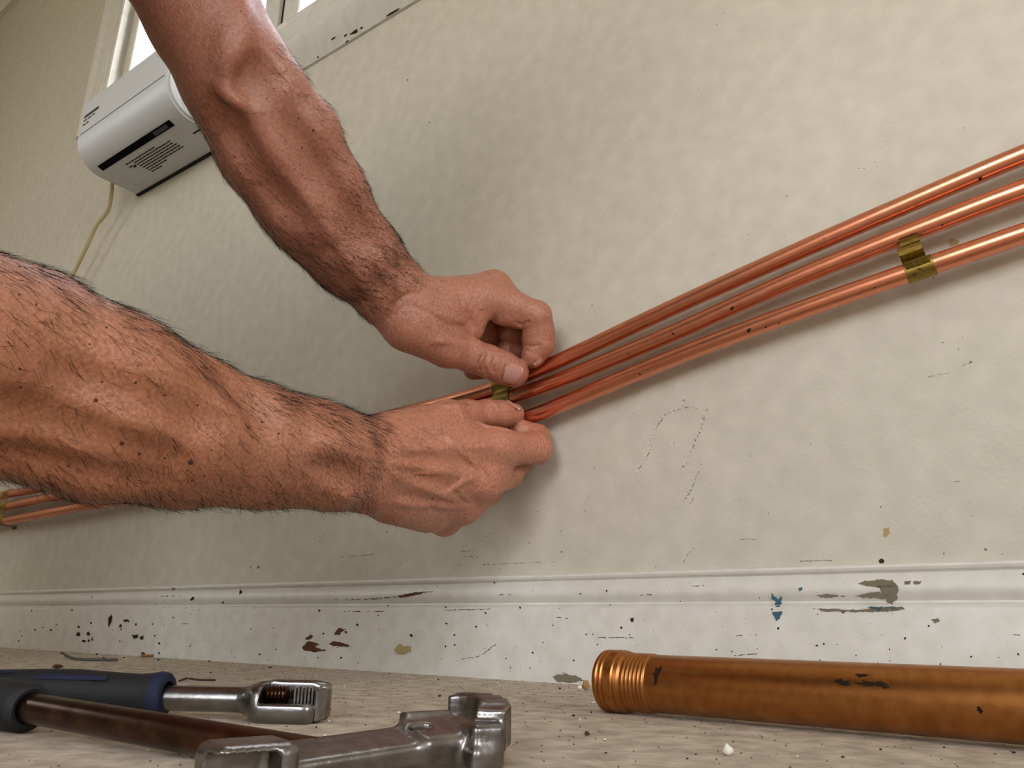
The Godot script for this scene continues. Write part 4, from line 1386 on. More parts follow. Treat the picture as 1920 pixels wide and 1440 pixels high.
# the rest of the body, kneeling left of the camera: skin under a dark T-shirt, work trousers, boots
func torso(who: Node3D) -> void:
	var sl := Vector3(-0.372, 0.672, 0.545)
	var sr := Vector3(-0.46, 0.33, 0.77)
	var el := at(322, -90, 0.530)
	var er := at(-300, 590, 0.335)
	var chest := Vector3(-0.56, 0.54, 0.67)
	var waist := Vector3(-0.76, 0.56, 0.68)
	var hips := Vector3(-0.93, 0.53, 0.68)
	var neck := Vector3(-0.37, 0.56, 0.68)
	var head := Vector3(-0.25, 0.63, 0.66)
	for pass_ in 2:
		var F := Field.new()
		var g := F.group(0.05)
		var up := 0.009 if pass_ == 1 else 0.0
		F.bone(g, sl, sl.lerp(el, 0.72 if pass_ == 1 else 0.8), 0.052 + up, 0.043 + up * 1.6)
		F.bone(g, sr, sr.lerp(er, 0.60 if pass_ == 1 else 0.9), 0.055 + up, 0.046 + up * 1.6)
		F.bone(g, sl.lerp(sr, 0.18), sl.lerp(sr, 0.82), 0.075 + up, 0.075 + up)
		F.bone(g, sl.lerp(sr, 0.35), chest, 0.09 + up, 0.115 + up)
		F.bone(g, sl.lerp(sr, 0.65), chest, 0.09 + up, 0.115 + up)
		F.bone(g, chest, waist, 0.125 + up, 0.115 + up)
		F.bone(g, waist, hips, 0.115 + up, 0.125 + up)
		if pass_ == 0:
			F.bone(g, sl.lerp(sr, 0.5), neck, 0.06, 0.055)
			F.bone(g, neck, head, 0.055, 0.06)
			var hg := F.group(0.03)
			F.bone(hg, head + Vector3(-0.02, 0.02, 0.03), head + Vector3(0.05, 0.03, 0.0), 0.078, 0.078)
			F.bone(hg, head + Vector3(-0.03, -0.01, -0.03), head + Vector3(0.03, 0.01, -0.03), 0.05, 0.055)
			F.bone(hg, head + Vector3(0.005, 0.0, -0.08), head + Vector3(0.03, 0.01, -0.075), 0.018, 0.012)
			F.bone(hg, head + Vector3(-0.03, -0.01, -0.06), head + Vector3(-0.04, -0.01, -0.055), 0.03, 0.025)
			var part := MB.new()
			mesh_field(part, F, 0.010)
			var base := body.v.size()
			body.v.append_array(part.v)
			body.n.append_array(part.n)
			for k in part.v.size():
				body.c.append(Color(0.52, 0.245, 0.14))
			for j in part.i:
				body.i.append(base + j)
			var H := Field.new()
			var hh := H.group(0.03)
			H.bone(hh, head + Vector3(-0.01, 0.035, 0.045), head + Vector3(0.06, 0.04, 0.015), 0.08, 0.076)
			var hm := MB.new()
			mesh_field(hm, H, 0.010)
			put(hm, "head_hair", M.hair, who)
			for y in [-0.030, 0.034]:
				var em := MB.new()
				lathe(em, [[-0.011, 0.0], [-0.009, 0.007], [0.0, 0.011], [0.006, 0.0092], [0.0098, 0.005]], head + Vector3(0.022, y, -0.072), Vector3(0, -0.2, -1), 14)
				var eye := put(em, "eye", M.crumb_white, who)
				em = MB.new()
				lathe(em, [[0.0092, 0.0055], [0.0106, 0.003], [0.011, 0.0]], head + Vector3(0.022, y, -0.072), Vector3(0, -0.2, -1), 12)
				put(em, "iris", M.chip_dark, eye)
		else:
			var mb := MB.new()
			mesh_field(mb, F, 0.010)
			put(mb, "t_shirt", M.shirt_cloth, who)
	var L := Field.new()
	var lg := L.group(0.04)
	L.bone(lg, waist.lerp(hips, 0.5), hips, 0.128, 0.135)
	for z in [0.56, 0.80]:
		L.bone(lg, Vector3(-0.93, 0.50, z), Vector3(-0.84, 0.075, z), 0.09, 0.066)
		L.bone(lg, Vector3(-0.84, 0.075, z), Vector3(-1.22, 0.066, z + 0.02), 0.066, 0.05)
	var lm := MB.new()
	mesh_field(lm, L, 0.012)
	put(lm, "trousers", M.trouser_cloth, who)
	for z in [0.58, 0.82]:
		var S := Field.new()
		var sg := S.group(0.02)
		S.bone(sg, Vector3(-1.22, 0.075, z), Vector3(-1.30, 0.052, z), 0.045, 0.046)
		S.bone(sg, Vector3(-1.30, 0.048, z), Vector3(-1.33, 0.16, z), 0.044, 0.036)
		var bm := MB.new()
		mesh_field(bm, S, 0.008)
		put(bm, "boot", M.black_rubber, who)

func nails(who: Node3D) -> void:
	nail(who, "thumb_nail", arm_l, 961, 702, Vector2(15, 7), 0.0102, 0.0092, 0.0150)
	nail(who, "thumb_nail", arm_r, 961, 757, Vector2(20, 3), 0.0052, 0.0072, 0.0110)
	nail(who, "finger_nail", arm_l, 1010, 678, Vector2(-10, 7), 0.0024, 0.0040, 0.0095)

# a curved plate with a pale free edge, set on the fingertip; pointing is the finger's direction in pixels
func nail(who: Node3D, called: String, F: Field, px: float, py: float, pointing: Vector2, half_w: float, half_l: float, curve: float) -> void:
	var c := F.hit(EYE, ray(px, py), 0.5)
	var n := F.slope(c)
	var d := (R * Vector3(pointing.x, pointing.y, 0.0))
	d = (d - n * d.dot(n)).normalized()
	var s := n.cross(d)
	var mb := MB.new()
	var ed := MB.new()
	var N := 10
	for layer in 2:
		var to: MB = mb if layer == 0 else ed
		var v0 := -1.0 if layer == 0 else 0.86
		var v1 := 0.86 if layer == 0 else 1.0
		var base := to.v.size()
		for j in N + 1:
			for i in N + 1:
				var u := lerpf(-1.0, 1.0, i / float(N))
				var v := lerpf(v0, v1, j / float(N))
				# rounded corners at the root
				var wide := half_w * (sqrt(maxf(1.0 - pow(maxf(-v - 0.15, 0.0) / 0.86, 2.2), 0.03)) if v < 0.0 else 1.0 - 0.10 * v * v * v)
				var a := u * wide / curve
				var len_ := v * half_l + (0.0012 * (1.0 - u * u) if v > 0.8 else 0.0)
				var p := c + d * len_ + s * sin(a) * curve + n * ((cos(a) - 1.0) * curve + 0.0008 - 0.0006 * v * v)
				to.vert(p, (n * cos(a) + s * sin(a) + d * 0.12 * v).normalized())
		for j in N:
			for i in N:
				to.quad(base + j * (N + 1) + i, base + j * (N + 1) + i + 1, base + (j + 1) * (N + 1) + i + 1, base + (j + 1) * (N + 1) + i)
	var o := put(mb, called, M.nail, who)
	put(ed, "free_edge", M.nail_edge, o)

func moles(who: Node3D) -> void:
	var spots_l := [[588, 244, 1.3], [478, 213, 0.8], [560, 222, 0.9], [567, 277, 1.0], [648, 302, 0.7], [535, 406, 0.9], [500, 185, 0.7], [762, 590, 0.7], [803, 612, 0.5], [790, 605, 0.5]]
	var spots_r := [[200, 614, 1.1], [36, 552, 0.9], [38, 692, 1.0], [40, 727, 0.8], [180, 751, 1.6], [229, 832, 1.6], [262, 852, 1.2], [358, 868, 2.0], [383, 892, 1.1], [360, 902, 0.9], [255, 717, 1.0], [192, 716, 0.8], [310, 741, 0.9], [467, 802, 1.0], [492, 791, 0.9], [523, 813, 0.9], [372, 760, 0.7], [397, 844, 0.7], [414, 860, 0.7], [310, 860, 0.8], [68, 571, 0.8], [128, 875, 0.8], [168, 645, 0.7], [880, 813, 0.8], [811, 935, 1.0], [911, 895, 0.8], [957, 772, 0.6], [812, 783, 0.5], [835, 788, 0.5], [822, 806, 0.5], [850, 800, 0.5], [880, 860, 0.4]]
	for side in 2:
		var F := arm_l if side == 0 else arm_r
		for e in (spots_l if side == 0 else spots_r):
			var p := F.hit(EYE, ray(e[0], e[1]), 0.25)
			var n := F.slope(p)
			var r: float = e[2] * 0.00068
			var mb := MB.new()
			lathe(mb, [[-0.0010, r], [0.0001, r * 0.95], [0.00035, r * 0.6], [0.00045, 0.0]], p, n, 9)
			put(mb, "mole", M.mole, who)

# small brown freckles
func freckles(who: Node3D, n1: int, n2: int, n3: int, n4: int) -> void:
	var r := RandomNumberGenerator.new()
	r.seed = 33
	var mb := MB.new()
	for k in 420:
		var j := r.randi_range(n3, n4 - 1) if k % 3 else r.randi_range(n1, n2 - 1)
		if k % 5 == 0:
			j = r.randi_range(n2, n3 - 1)
		var rad := 0.0003 + 0.0007 * pow(r.randf(), 2.5)
		lathe(mb, [[-0.0006, rad], [0.00012, rad * 0.9], [0.0002, 0.0]], body.v[j], body.n[j], 7)
	put(mb, "freckles", M.freckle, who).set_meta("kind", "stuff")

# body hair: tapered curved strands rooted in the skin
func hairs(who: Node3D, n1: int, n2: int, n3: int, n4: int) -> void:
	var r := RandomNumberGenerator.new()
	r.seed = 21
	for side in 2:
		var mb := MB.new()
		var axis_a := at(452, 145, 0.56) if side == 0 else at(-100, 655, 0.385)
		var axis_b := at(728, 548, 0.668) if side == 0 else at(700, 873, 0.598)
		var ax := (axis_b - axis_a)
		var len_ := ax.length()
		ax /= len_
		var view := (R.z).normalized()
		var across := ax.cross(view).normalized()
		var want := 5200 if side == 0 else 7000
		var got := 0
		var tries := 0
		while got < want and tries < want * 12:
			tries += 1
			var on_hand := r.randf() < 0.12
			var k := r.randi_range(n1, n2 - 1) if side == 0 else r.randi_range(n3, n4 - 1)
			if on_hand:
				k = r.randi_range(0, n1 - 1) if side == 0 else r.randi_range(n2, n3 - 1)
			var p := body.v[k]
			var n := body.n[k]
			var u := (p - axis_a).dot(ax) / len_
			var off := (p - axis_a - ax * u * len_).normalized()
			var up := off.dot(across)
			var dens := 0.0
			if u > -0.05 and u < 1.12:
				dens = smoothstep(0.0, 0.55, u) * 0.75 + 0.25
				if side == 0:
					dens *= 0.15 + 0.85 * smoothstep(0.35, 0.85, u)
					dens += 0.3 * smoothstep(0.3, 0.9, absf(up))
				else:
					dens = 0.20 + 0.50 * smoothstep(0.45, 0.9, u) + 0.5 * smoothstep(0.5, 0.95, absf(up)) + (0.25 if up < -0.4 else 0.0)
			dens *= 1.0 - smoothstep(0.78, 1.06, u + r.randf_range(-0.08, 0.08)) * (0.85 if side == 0 else 0.78)
			if u > 1.12:
				dens = 0.0
				if side == 1 and u < 1.40:
					dens = (0.75 if up < -0.3 else 0.3) * (1.0 - smoothstep(1.12, 1.40, u))
				if side == 0 and u < 1.3:
					dens = 0.14 * (1.0 - smoothstep(1.12, 1.3, u))
			if r.randf() > dens:
				continue
			got += 1
			# strands sweep towards the hand and down round the arm
			var swirl := n.cross(ax).normalized()
			var way := (ax * r.randf_range(0.5, 1.0) + swirl * r.randf_range(0.1, 0.9) * (-1.0 if side == 1 else 0.8) + Vector3(r.randfn(), r.randfn(), r.randfn()) * 0.16)
			way = (way - n * way.dot(n)).normalized()
			var L := r.randf_range(0.007, 0.019) * (0.55 if u > 1.1 else 1.0) * (0.85 if side == 0 else 1.0)
			var lift := r.randf_range(0.10, 0.34) if r.randf() < 0.9 else r.randf_range(0.4, 0.8)
			var bend := swirl * r.randf_range(-0.5, 0.5)
			var pts := PackedVector3Array()
			for s in 5:
				var f := s / 4.0
				pts.append(p - n * 0.0004 + (way + bend * f * 0.5).normalized() * L * f + n * (lift * L * f * (1.0 - 0.55 * f)))
			strand(mb, pts, r.randf_range(0.00008, 0.00014))
		var o := put(mb, "arm_hair", M.hair, who)
		o.set_meta("kind", "stuff")
		o.set_meta("label", "dark arm hair")

func strand(mb: MB, pts: PackedVector3Array, rad: float) -> void:
	var base := mb.v.size()
	var d0 := (pts[1] - pts[0]).normalized()
	var s := d0.cross(Vector3(0.3, 0.9, 0.2)).normalized()
	var b := d0.cross(s)
	var m := pts.size()
	for k in m:
		var rr := rad * (1.0 - 0.75 * k / float(m - 1))
		for j in 3:
			var a := TAU * j / 3.0
			var d := s * cos(a) + b * sin(a)
			mb.vert(pts[k] + d * rr, d)
	for k in m - 1:
		for j in 3:
			var j2 := (j + 1) % 3
			mb.quad(base + k * 3 + j, base + k * 3 + j2, base + (k + 1) * 3 + j2, base + (k + 1) * 3 + j)


# ------------------------------------------------------------------ marks: chips, scratches and specks with outlines of their own, lying on wall and skirting
func chip(mb: MB, px: float, py: float, rx: float, ry: float, turn := 0.0, jag := 0.35, count := 9) -> void:
	var c := on_face(px, py, 0.00035)
	var ring := []
	var ct := cos(turn)
	var sn := sin(turn)
	for k in count:
		var a := TAU * k / count
		var f := 1.0 + rng.randf_range(-jag, jag)
		var u := cos(a) * rx * f
		var v := sin(a) * ry * f
		ring.append(on_face(px + u * ct - v * sn, py + u * sn + v * ct, 0.00025))
	for k in count:
		mb.flat([c, ring[k], ring[(k + 1) % count]], Vector3(0, 0, 1))

func outline(mb: MB, pts: Array, jag := 2.0) -> void:
	# a polygon of pixels with a frayed edge, triangulated and laid on the face
	var poly := PackedVector2Array()
	for k in pts.size():
		var a := Vector2(pts[k][0], pts[k][1])
		var b := Vector2(pts[(k + 1) % pts.size()][0], pts[(k + 1) % pts.size()][1])
		var n := maxi(1, int(a.distance_to(b) / 4.0))
		for s in n:
			poly.append(a.lerp(b, s / float(n)) + Vector2(rng.randf_range(-jag, jag), rng.randf_range(-jag, jag) * 0.6))
	var idx := Geometry2D.triangulate_polygon(poly)
	for k in range(0, idx.size(), 3):
		lay(mb, poly[idx[k]], poly[idx[k + 1]], poly[idx[k + 2]], 5)

# a triangle of pixels laid on the face, split until it follows the moulding
func lay(mb: MB, a: Vector2, b: Vector2, c: Vector2, left: int) -> void:
	var ab := a.distance_to(b)
	var bc := b.distance_to(c)
	var ca := c.distance_to(a)
	var m := maxf(ab, maxf(bc, ca))
	if left == 0 or m < 5.0:
		mb.flat([on_face(a.x, a.y, 0.0004), on_face(b.x, b.y, 0.0004), on_face(c.x, c.y, 0.0004)], Vector3(0, 0, 1))
	elif m == ab:
		lay(mb, a, (a + b) * 0.5, c, left - 1)
		lay(mb, (a + b) * 0.5, b, c, left - 1)
	elif m == bc:
		lay(mb, a, b, (b + c) * 0.5, left - 1)
		lay(mb, a, (b + c) * 0.5, c, left - 1)
	else:
		lay(mb, a, b, (a + c) * 0.5, left - 1)
		lay(mb, (a + c) * 0.5, b, c, left - 1)

func scratch(mb: MB, pts: Array, wide := 0.8, gaps := 0.3) -> void:
	for k in pts.size() - 1:
		var a := Vector2(pts[k][0], pts[k][1])
		var b := Vector2(pts[k + 1][0], pts[k + 1][1])
		var n := maxi(1, int(a.distance_to(b) / 4.0))
		for s in n:
			if rng.randf() < gaps:
				continue
			var m := a.lerp(b, (s + 0.5) / n) + Vector2(rng.randf_range(-0.6, 0.6), rng.randf_range(-0.6, 0.6))
			chip(mb, m.x, m.y, a.distance_to(b) / n * 0.62, wide * rng.randf_range(0.5, 1.1), (b - a).angle(), 0.3, 6)

func build_marks() -> void:
	rng.seed = 50
	var wall := get_node("wall_front")
	var skirt := get_node("baseboard_front")
	# --- wall: scratched loops in the plaster
	var dark := MB.new()
	var pale := MB.new()
	var strokes := [[[1283, 745], [1281, 757]], [[1311, 770], [1300, 764], [1290, 762], [1278, 767], [1266, 770], [1256, 772], [1246, 779], [1237, 793], [1229, 806], [1222, 818], [1219, 828]], [[1226, 834], [1215, 852], [1204, 868], [1194, 888]], [[1325, 767], [1319, 788], [1315, 805], [1305, 824], [1293, 853]], [[1285, 865], [1279, 878]], [[1310, 882], [1300, 909], [1292, 926], [1279, 942]], [[1302, 932], [1290, 949]], [[1265, 830], [1256, 833]]]
	for st in strokes:
		scratch(dark, st, 1.1, 0.45)
		for k in st.size() - 1:
			for j in 5:
				var f := rng.randf()
				chip(pale, lerpf(st[k][0], st[k + 1][0], f) + rng.randf_range(-4, 4), lerpf(st[k][1], st[k + 1][1], f) + rng.randf_range(-4, 4), rng.randf_range(0.7, 1.6), rng.randf_range(0.5, 1.0), rng.randf() * 3.0, 0.4, 6)
				chip(dark, lerpf(st[k][0], st[k + 1][0], f) + rng.randf_range(-4, 4), lerpf(st[k][1], st[k + 1][1], f) + rng.randf_range(-3, 5), rng.randf_range(0.5, 1.3), rng.randf_range(0.4, 0.9), rng.randf() * 3.0, 0.4, 6)
	for st in [[[1608, 316], [1622, 316]], [[1638, 313], [1650, 312]], [[1735, 708], [1752, 704], [1780, 699]], [[1790, 694], [1812, 682], [1824, 679]], [[1281, 1055], [1290, 1040], [1302, 1027]], [[865, 1034], [890, 1032]], [[868, 1042], [900, 1046]], [[1780, 905], [1800, 902]], [[1380, 1010], [1420, 1012]], [[905, 1059], [1040, 1053]], [[640, 1045], [700, 1040]], [[1500, 1052], [1560, 1051]]]:
		scratch(dark, st, 0.8, 0.25)
	for e in [[1110, 573, 1.6], [1445, 915, 1.4], [1407, 855, 1.4], [1188, 775, 1.2], [1114, 878, 1.4], [1104, 934, 1.4], [993, 1018, 1.6], [1463, 604, 1.2], [1475, 368, 1.6], [1404, 440, 1.3], [1460, 312, 1.2], [1052, 996, 1.5], [1053, 1035, 2.0], [325, 1104, 4.0], [1848, 1030, 3.5], [1770, 1038, 2.0], [560, 205, 1.6], [764, 150, 2.0], [805, 230, 1.5], [545, 192, 1.2], [485, 1063, 3.5], [470, 1063, 1.6], [600, 1015, 1.5], [725, 998, 1.8], [1805, 634, 1.6], [1340, 478, 1.2], [1808, 240, 1.3], [1640, 305, 1.2]]:
		chip(dark, e[0], e[1], e[2], e[2] * 0.75, rng.randf() * 3.0, 0.3, 7)
	for k in 260:
		# specks get denser towards the floor
		var p := Vector3(rng.randf_range(-1.5, 0.05), 0.095 + pow(rng.randf(), 2.2) * 0.6, 0.0004)
		var rr := rng.randf_range(0.0002, 0.0007)
		dark.flat([p + Vector3(-rr, -rr * 0.6, 0), p + Vector3(rr * 0.3, -rr, 0), p + Vector3(rr, 0, 0), p + Vector3(0, rr, 0), p + Vector3(-rr * 0.8, rr * 0.5, 0)], Vector3(0, 0, 1))
	put(dark, "scratches_and_specks", M.chip_grey, wall).set_meta("kind", "stuff")
	put(pale, "plaster_flecks", M.chip_plaster, wall).set_meta("kind", "stuff")
	var hole := MB.new()
	chip(hole, 1653, 1052, 5.5, 4.5, 0.2, 0.15, 10)
	put(hole, "nail_hole", M.chip_dark, wall)
	var plug := MB.new()
	chip(plug, 1787, 455, 11, 6, 0.1, 0.35, 12)
	put(plug, "plaster_fleck", M.stain_tan, wall)
	var smear := MB.new()
	chip(smear, 1663, 997, 7, 9, 0.3, 0.4, 9)
	put(smear, "paint_chip", M.stain_tan, wall)
	# --- skirting: named chips
	var chips := [
		["chip_grey", [[1607, 1094], [1622, 1089], [1650, 1086], [1672, 1088], [1682, 1098], [1660, 1102], [1640, 1101], [1625, 1099]]],
		["chip_grey", [[1645, 1098], [1682, 1097], [1686, 1108], [1680, 1124], [1672, 1133], [1664, 1128], [1656, 1114]]],
		["chip_grey", [[1604, 1119], [1625, 1112], [1648, 1110], [1668, 1114], [1664, 1124], [1640, 1122], [1620, 1121]]],
		["chip_grey", [[1522, 1140], [1560, 1142], [1610, 1143], [1640, 1140], [1690, 1138], [1698, 1142], [1660, 1147], [1600, 1147], [1545, 1146]]],
		["chip_grey", [[1530, 1116], [1550, 1114], [1584, 1118], [1560, 1120], [1540, 1120]]],
		["chip_grey", [[1697, 1089], [1708, 1089], [1706, 1096], [1698, 1095]]],
		["chip_grey", [[1713, 1090], [1727, 1089], [1724, 1095], [1714, 1095]]],
		["chip_grey", [[1746, 1161], [1758, 1159], [1764, 1163], [1752, 1168]]],
		["chip_blue", [[1446, 1112], [1452, 1118], [1458, 1124], [1464, 1118], [1466, 1132], [1460, 1138], [1452, 1136], [1456, 1128], [1447, 1124]]],
		["chip_blue", [[1446, 1146], [1466, 1147], [1463, 1160], [1455, 1164], [1451, 1155]]],
		["chip_blue", [[1498, 1102], [1506, 1101], [1506, 1107], [1500, 1108]]],
		["chip_blue", [[1624, 1138], [1690, 1138], [1676, 1144], [1640, 1146]]],
		["chip_brown", [[566, 1212], [575, 1203], [590, 1204], [598, 1209], [590, 1211], [602, 1217], [612, 1219], [590, 1223], [570, 1219]]],
		["chip_brown", [[626, 1186], [633, 1177], [650, 1180], [640, 1186], [637, 1192], [628, 1190]]],
		["chip_brown", [[618, 1206], [630, 1202], [642, 1205], [660, 1212], [645, 1213], [624, 1211]]],
		["chip_brown", [[572, 1197], [582, 1190], [588, 1193], [580, 1200]]],
		["chip_brown", [[745, 1118], [765, 1112], [790, 1110], [812, 1108], [790, 1114], [768, 1119], [752, 1121]]],
		["chip_dark", [[141, 1192], [146, 1184], [152, 1186], [150, 1193]]],
		["chip_dark", [[160, 1188], [165, 1184], [169, 1190], [163, 1192]]],
		["chip_dark", [[203, 1176], [204, 1158], [208, 1150], [210, 1156], [206, 1174]]],
		["chip_dark", [[229, 1162], [238, 1160], [244, 1164], [234, 1167]]],
		["chip_dark", [[248, 1190], [256, 1190], [260, 1196], [252, 1197]]],
		["chip_dark", [[262, 1193], [268, 1192], [270, 1199], [264, 1199]]],
		["chip_dark", [[447, 1111], [451, 1105], [455, 1110], [450, 1115]]],
		["chip_dark", [[355, 1124], [362, 1119], [365, 1121], [358, 1127]]],
		["chip_dark", [[1181, 1160], [1187, 1158], [1188, 1165], [1183, 1166]]],
		["chip_grey", [[1036, 1268], [1060, 1262], [1080, 1268], [1096, 1276], [1070, 1280], [1046, 1278]]],
		["chip_grey", [[1282, 1236], [1300, 1230], [1312, 1234], [1296, 1240]]],
		["stain_tan", [[738, 1216], [748, 1208], [760, 1212], [772, 1212], [770, 1222], [756, 1228], [744, 1224]]]]
	for e in chips:
		var mb := MB.new()
		outline(mb, e[1])
		put(mb, "paint_chip", M[e[0]], skirt)
	var sp := MB.new()
	for st in [[[628, 1125], [680, 1124], [740, 1119]], [[700, 1124], [760, 1117]], [[640, 1146], [720, 1147]], [[836, 1144], [920, 1142]], [[1040, 1157], [1065, 1160]], [[300, 1118], [340, 1117]], [[865, 1236], [900, 1230], [930, 1208]], [[935, 1115], [958, 1115]], [[1200, 1116], [1230, 1114]], [[1380, 1192], [1420, 1190]], [[1120, 1195], [1200, 1196]], [[340, 1170], [352, 1170]], [[1900, 1190], [1925, 1191]], [[1360, 1230], [1420, 1226]], [[1285, 1100], [1320, 1098]]]:
		scratch(sp, st, 0.9, 0.35)
	for k in 420:
		var px := rng.randf_range(0, 1925)
		var top := 1118.0 - 0.033 * px
		var py := lerpf(top, 1212 + 0.055 * px, sqrt(rng.randf()))
		var rr := 0.5 + pow(rng.randf(), 4.0) * 2.2
		chip(sp, px, py, rr * rng.randf_range(0.8, 1.6), rr, rng.randf() * 3.0, 0.35, 5)
	put(sp, "specks", M.chip_dark, skirt).set_meta("kind", "stuff")
	# chips on the bevel below the window
	var wch := MB.new()
	for e in [[664, 60, 9, 3], [648, 66, 4, 2], [678, 52, 3, 2], [596, 107, 2, 1.5], [738, 22, 14, 2], [625, 72, 5, 1.5], [650, 78, 4, 1.5]]:
		var c := on_wall(e[0], e[1], 0.0135)
		var ring := []
		for k in 9:
			var a := TAU * k / 9.0
			var f := 1.0 + rng.randf_range(-0.4, 0.4)
			var d := Vector2(cos(a) * float(e[2]) * f, sin(a) * float(e[3]) * f).rotated(-0.55)
			ring.append(bevel_point(e[0] + d.x, e[1] + d.y))
		c = bevel_point(e[0], e[1])
		for k in 9:
			wch.flat([c, ring[k], ring[(k + 1) % 9]], Vector3(0, -0.6, 0.8))
	put(wch, "paint_chips", M.chip_dark, get_node("window_1")).set_meta("kind", "stuff")

# the downward bevel of the sill: from (z .028, y WY0 - .0825) to (z .013, y WY0 - .103)
func bevel_point(px: float, py: float) -> Vector3:
	var a := Vector3(0, WY0 + 0.001 - 0.0835, 0.028)
	var b := Vector3(0, WY0 + 0.001 - 0.104, 0.013)
	var n := (b - a).cross(Vector3.RIGHT).normalized()
	if n.z < 0.0:
		n = -n
	var d := ray(px, py)
	var t := (a + n * 0.0004 - EYE).dot(n) / d.dot(n)
	return EYE + d * t


# ------------------------------------------------------------------ litter on the floor
func crumb_mesh(sd: int, flat_ := 0.7) -> MB:
	var r := RandomNumberGenerator.new()
	r.seed = sd
	var mb := MB.new()
	var ph := [0.0, 0.6, 1.25, 1.9, PI]
	var rows := []
	for k in ph.size():
		var row := []
		for j in 7:
			var a := TAU * j / 7.0
			var f := r.randf_range(0.72, 1.15)
			if k == 0 or k == 4:
				f = 1.0
			row.append(Vector3(sin(ph[k]) * cos(a) * f, cos(ph[k]) * flat_ * (0.85 if k in [0, 4] else f), sin(ph[k]) * sin(a) * f))
		rows.append(row)
	for k in 4:
		for j in 7:
			var q := [rows[k][j], rows[k][(j + 1) % 7], rows[k + 1][(j + 1) % 7], rows[k + 1][j]]
			var c: Vector3 = (q[0] + q[1] + q[2] + q[3]) / 4.0
			if k == 0:
				q.remove_at(1)
			elif k == 3:
				q.remove_at(2)
			mb.flat(q, c.normalized())
	return mb

var crumb_shapes: Array[ArrayMesh] = []

func crumb(called: String, px: float, py: float, wide_px: float, tall_px: float, m: Material, label: String, group := "", shape := -1) -> void:
	var p := on_floor(px, py)
	var depth := (p - EYE).dot(R.z)
	var w := wide_px * depth / FOCAL * 0.5
	var h := tall_px * depth / FOCAL * 0.5
	var o := MeshInstance3D.new()
	o.mesh = crumb_shapes[shape if shape >= 0 else rng.randi_range(0, crumb_shapes.size() - 1)]
	o.material_override = m
	o.name = numbered(called)
	add_child(o)
	var turn := rng.randf() * TAU
	o.transform = Transform3D(Basis(Vector3.UP, turn if wide_px < 2.0 * tall_px else -0.63).scaled_local(Vector3(w, h / 0.7, w if wide_px < 2.0 * tall_px else minf(w, h * 2.2))), Vector3(p.x, h * 0.92, p.z))
	tag(o, label, "crumb", group)

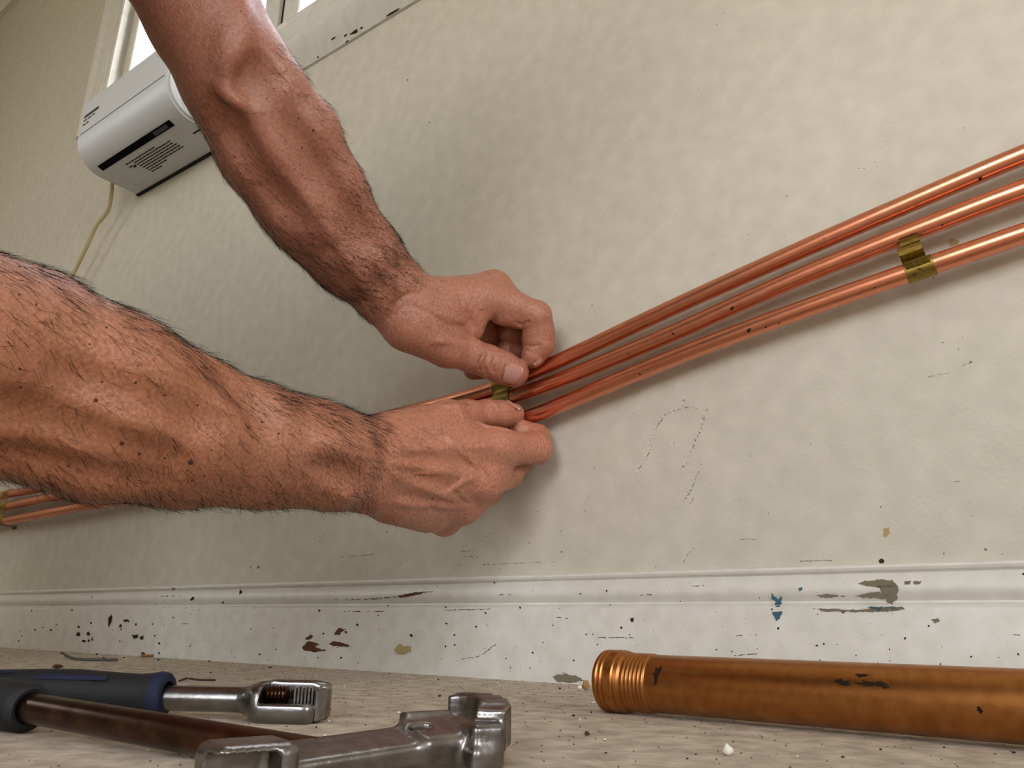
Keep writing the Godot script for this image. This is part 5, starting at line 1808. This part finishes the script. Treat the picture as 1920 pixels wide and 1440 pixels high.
func build_debris() -> void:
	rng.seed = 77
	for k in 6:
		crumb_shapes.append(crumb_mesh(100 + k, 0.7).mesh())
	crumb("plastic_bit", 106, 1219, 14, 9, M.crumb_green, "dark green plastic bit lying against the skirting board")
	crumb("brown_crumb", 106, 1254, 20, 9, M.crumb_brown, "flat reddish brown crumb on the floor behind the blue gripped wrench")
	crumb("brown_crumb", 618, 1251, 16, 12, M.crumb_brown, "brown crumb lying at the foot of the skirting board")
	crumb("black_crumb", 793, 1263, 17, 12, M.crumb_black, "largest black crumb lying at the foot of the skirting board")
	crumb("black_crumb", 194, 1239, 11, 7, M.crumb_black, "small square black crumb lying across the grey twig")
	crumb("tan_crumb", 1099, 1296, 17, 22, M.crumb_tan, "tan crumb wedged behind the collar of the thick copper pipe", "", 1)
	crumb("stone_crumb", 1087, 1293, 10, 8, M.crumb_white, "whitish pebble beside the tan crumb at the pipe collar")
	crumb("brown_crumb", 1101, 1380, 12, 9, M.crumb_brown, "reddish crumb on bare floor in front of the pipe collar")
	# white teardrop pebble
	var wp := on_floor(1367, 1417)
	var mb := MB.new()
	lathe(mb, [[-0.0002, 0.0], [0.0002, 0.0012], [0.0008, 0.0019], [0.0016, 0.0021], [0.0024, 0.0017], [0.0031, 0.0010], [0.0038, 0.0004], [0.0042, 0.0]], Vector3.ZERO, Vector3(-0.25, 1, -0.1), 14)
	var o := put(mb, "white_pebble", M.crumb_white)
	o.position = Vector3(wp.x, 0.0002, wp.z)
	tag(o, "white teardrop shaped lump of plaster on floor before thick pipe", "pebble")
	# twigs and sticks
	var i := 0
	for e in [[[[122, 1231], [140, 1238], [180, 1240], [220, 1240]], 0.0016, "crumb_grey", "grey twig with a forked end lying near the skirting"], [[[264, 1233], [296, 1232]], 0.0018, "crumb_tan", "short tan splinter lying near the skirting board"], [[[355, 1232], [380, 1236], [405, 1236]], 0.0016, "crumb_grey", "dark grey splinter lying against the skirting board"], [[[336, 1279], [350, 1274], [375, 1277], [404, 1277]], 0.0008, "crumb_brown", "thin dark straw on floor behind the chrome wrench shaft"]]:
		mb = MB.new()
		var pts := []
		for q in e[0]:
			var p := on_floor(q[0], q[1])
			p.y = e[1] * 1.1
			pts.append(p)
		tube(mb, spline(pts, 4), e[1], 7)
		if i == 0:
			var p0: Vector3 = pts[0]
			tube(mb, PackedVector3Array([p0 + Vector3(0.004, 0, 0), p0 + Vector3(-0.004, 0.003, 0.004)]), e[1] * 0.8, 6)
		tag(put(mb, "twig", M[e[2]]), e[3], "twig")
		i += 1
	# small crumbs: dark and white, each on its own
	for k in 46:
		var px := rng.randf_range(20, 1920)
		var edge := 1214 + 0.058 * px
		crumb("dark_crumb", px, lerpf(edge + 4, 1425, pow(rng.randf(), 1.6)), rng.randf_range(3, 8), rng.randf_range(2, 5), M.crumb_black if k % 3 else M.crumb_brown, "tiny dark crumb scattered on the dusty concrete floor", "dark crumbs on the floor")
	for k in 40:
		var px := rng.randf_range(20, 1500)
		var edge := 1214 + 0.058 * px
		crumb("pale_crumb", px, lerpf(edge + 4, 1420, pow(rng.randf(), 1.8)), rng.randf_range(3, 7), rng.randf_range(2, 4.5), M.crumb_white, "tiny white crumb scattered on the dusty concrete floor", "white crumbs on the floor")
	# grit, past counting
	var mm := MultiMesh.new()
	mm.transform_format = MultiMesh.TRANSFORM_3D
	mm.mesh = crumb_shapes[0]
	mm.instance_count = 4200
	for k in 4200:
		var z := 0.017 + pow(rng.randf(), 1.8) * 0.5
		var s := rng.randf_range(0.00015, 0.0005)
		mm.set_instance_transform(k, Transform3D(Basis(Vector3.UP, rng.randf() * 6.0).scaled(Vector3.ONE * s), Vector3(rng.randf_range(-1.3, 0.1), s * 0.5, z)))
	var mi := MultiMeshInstance3D.new()
	mi.name = "floor_grit"
	mi.multimesh = mm
	mi.material_override = M.crumb_grey
	add_child(mi)
	tag(mi, "fine grey grit scattered over the concrete floor", "grit", "", "stuff")
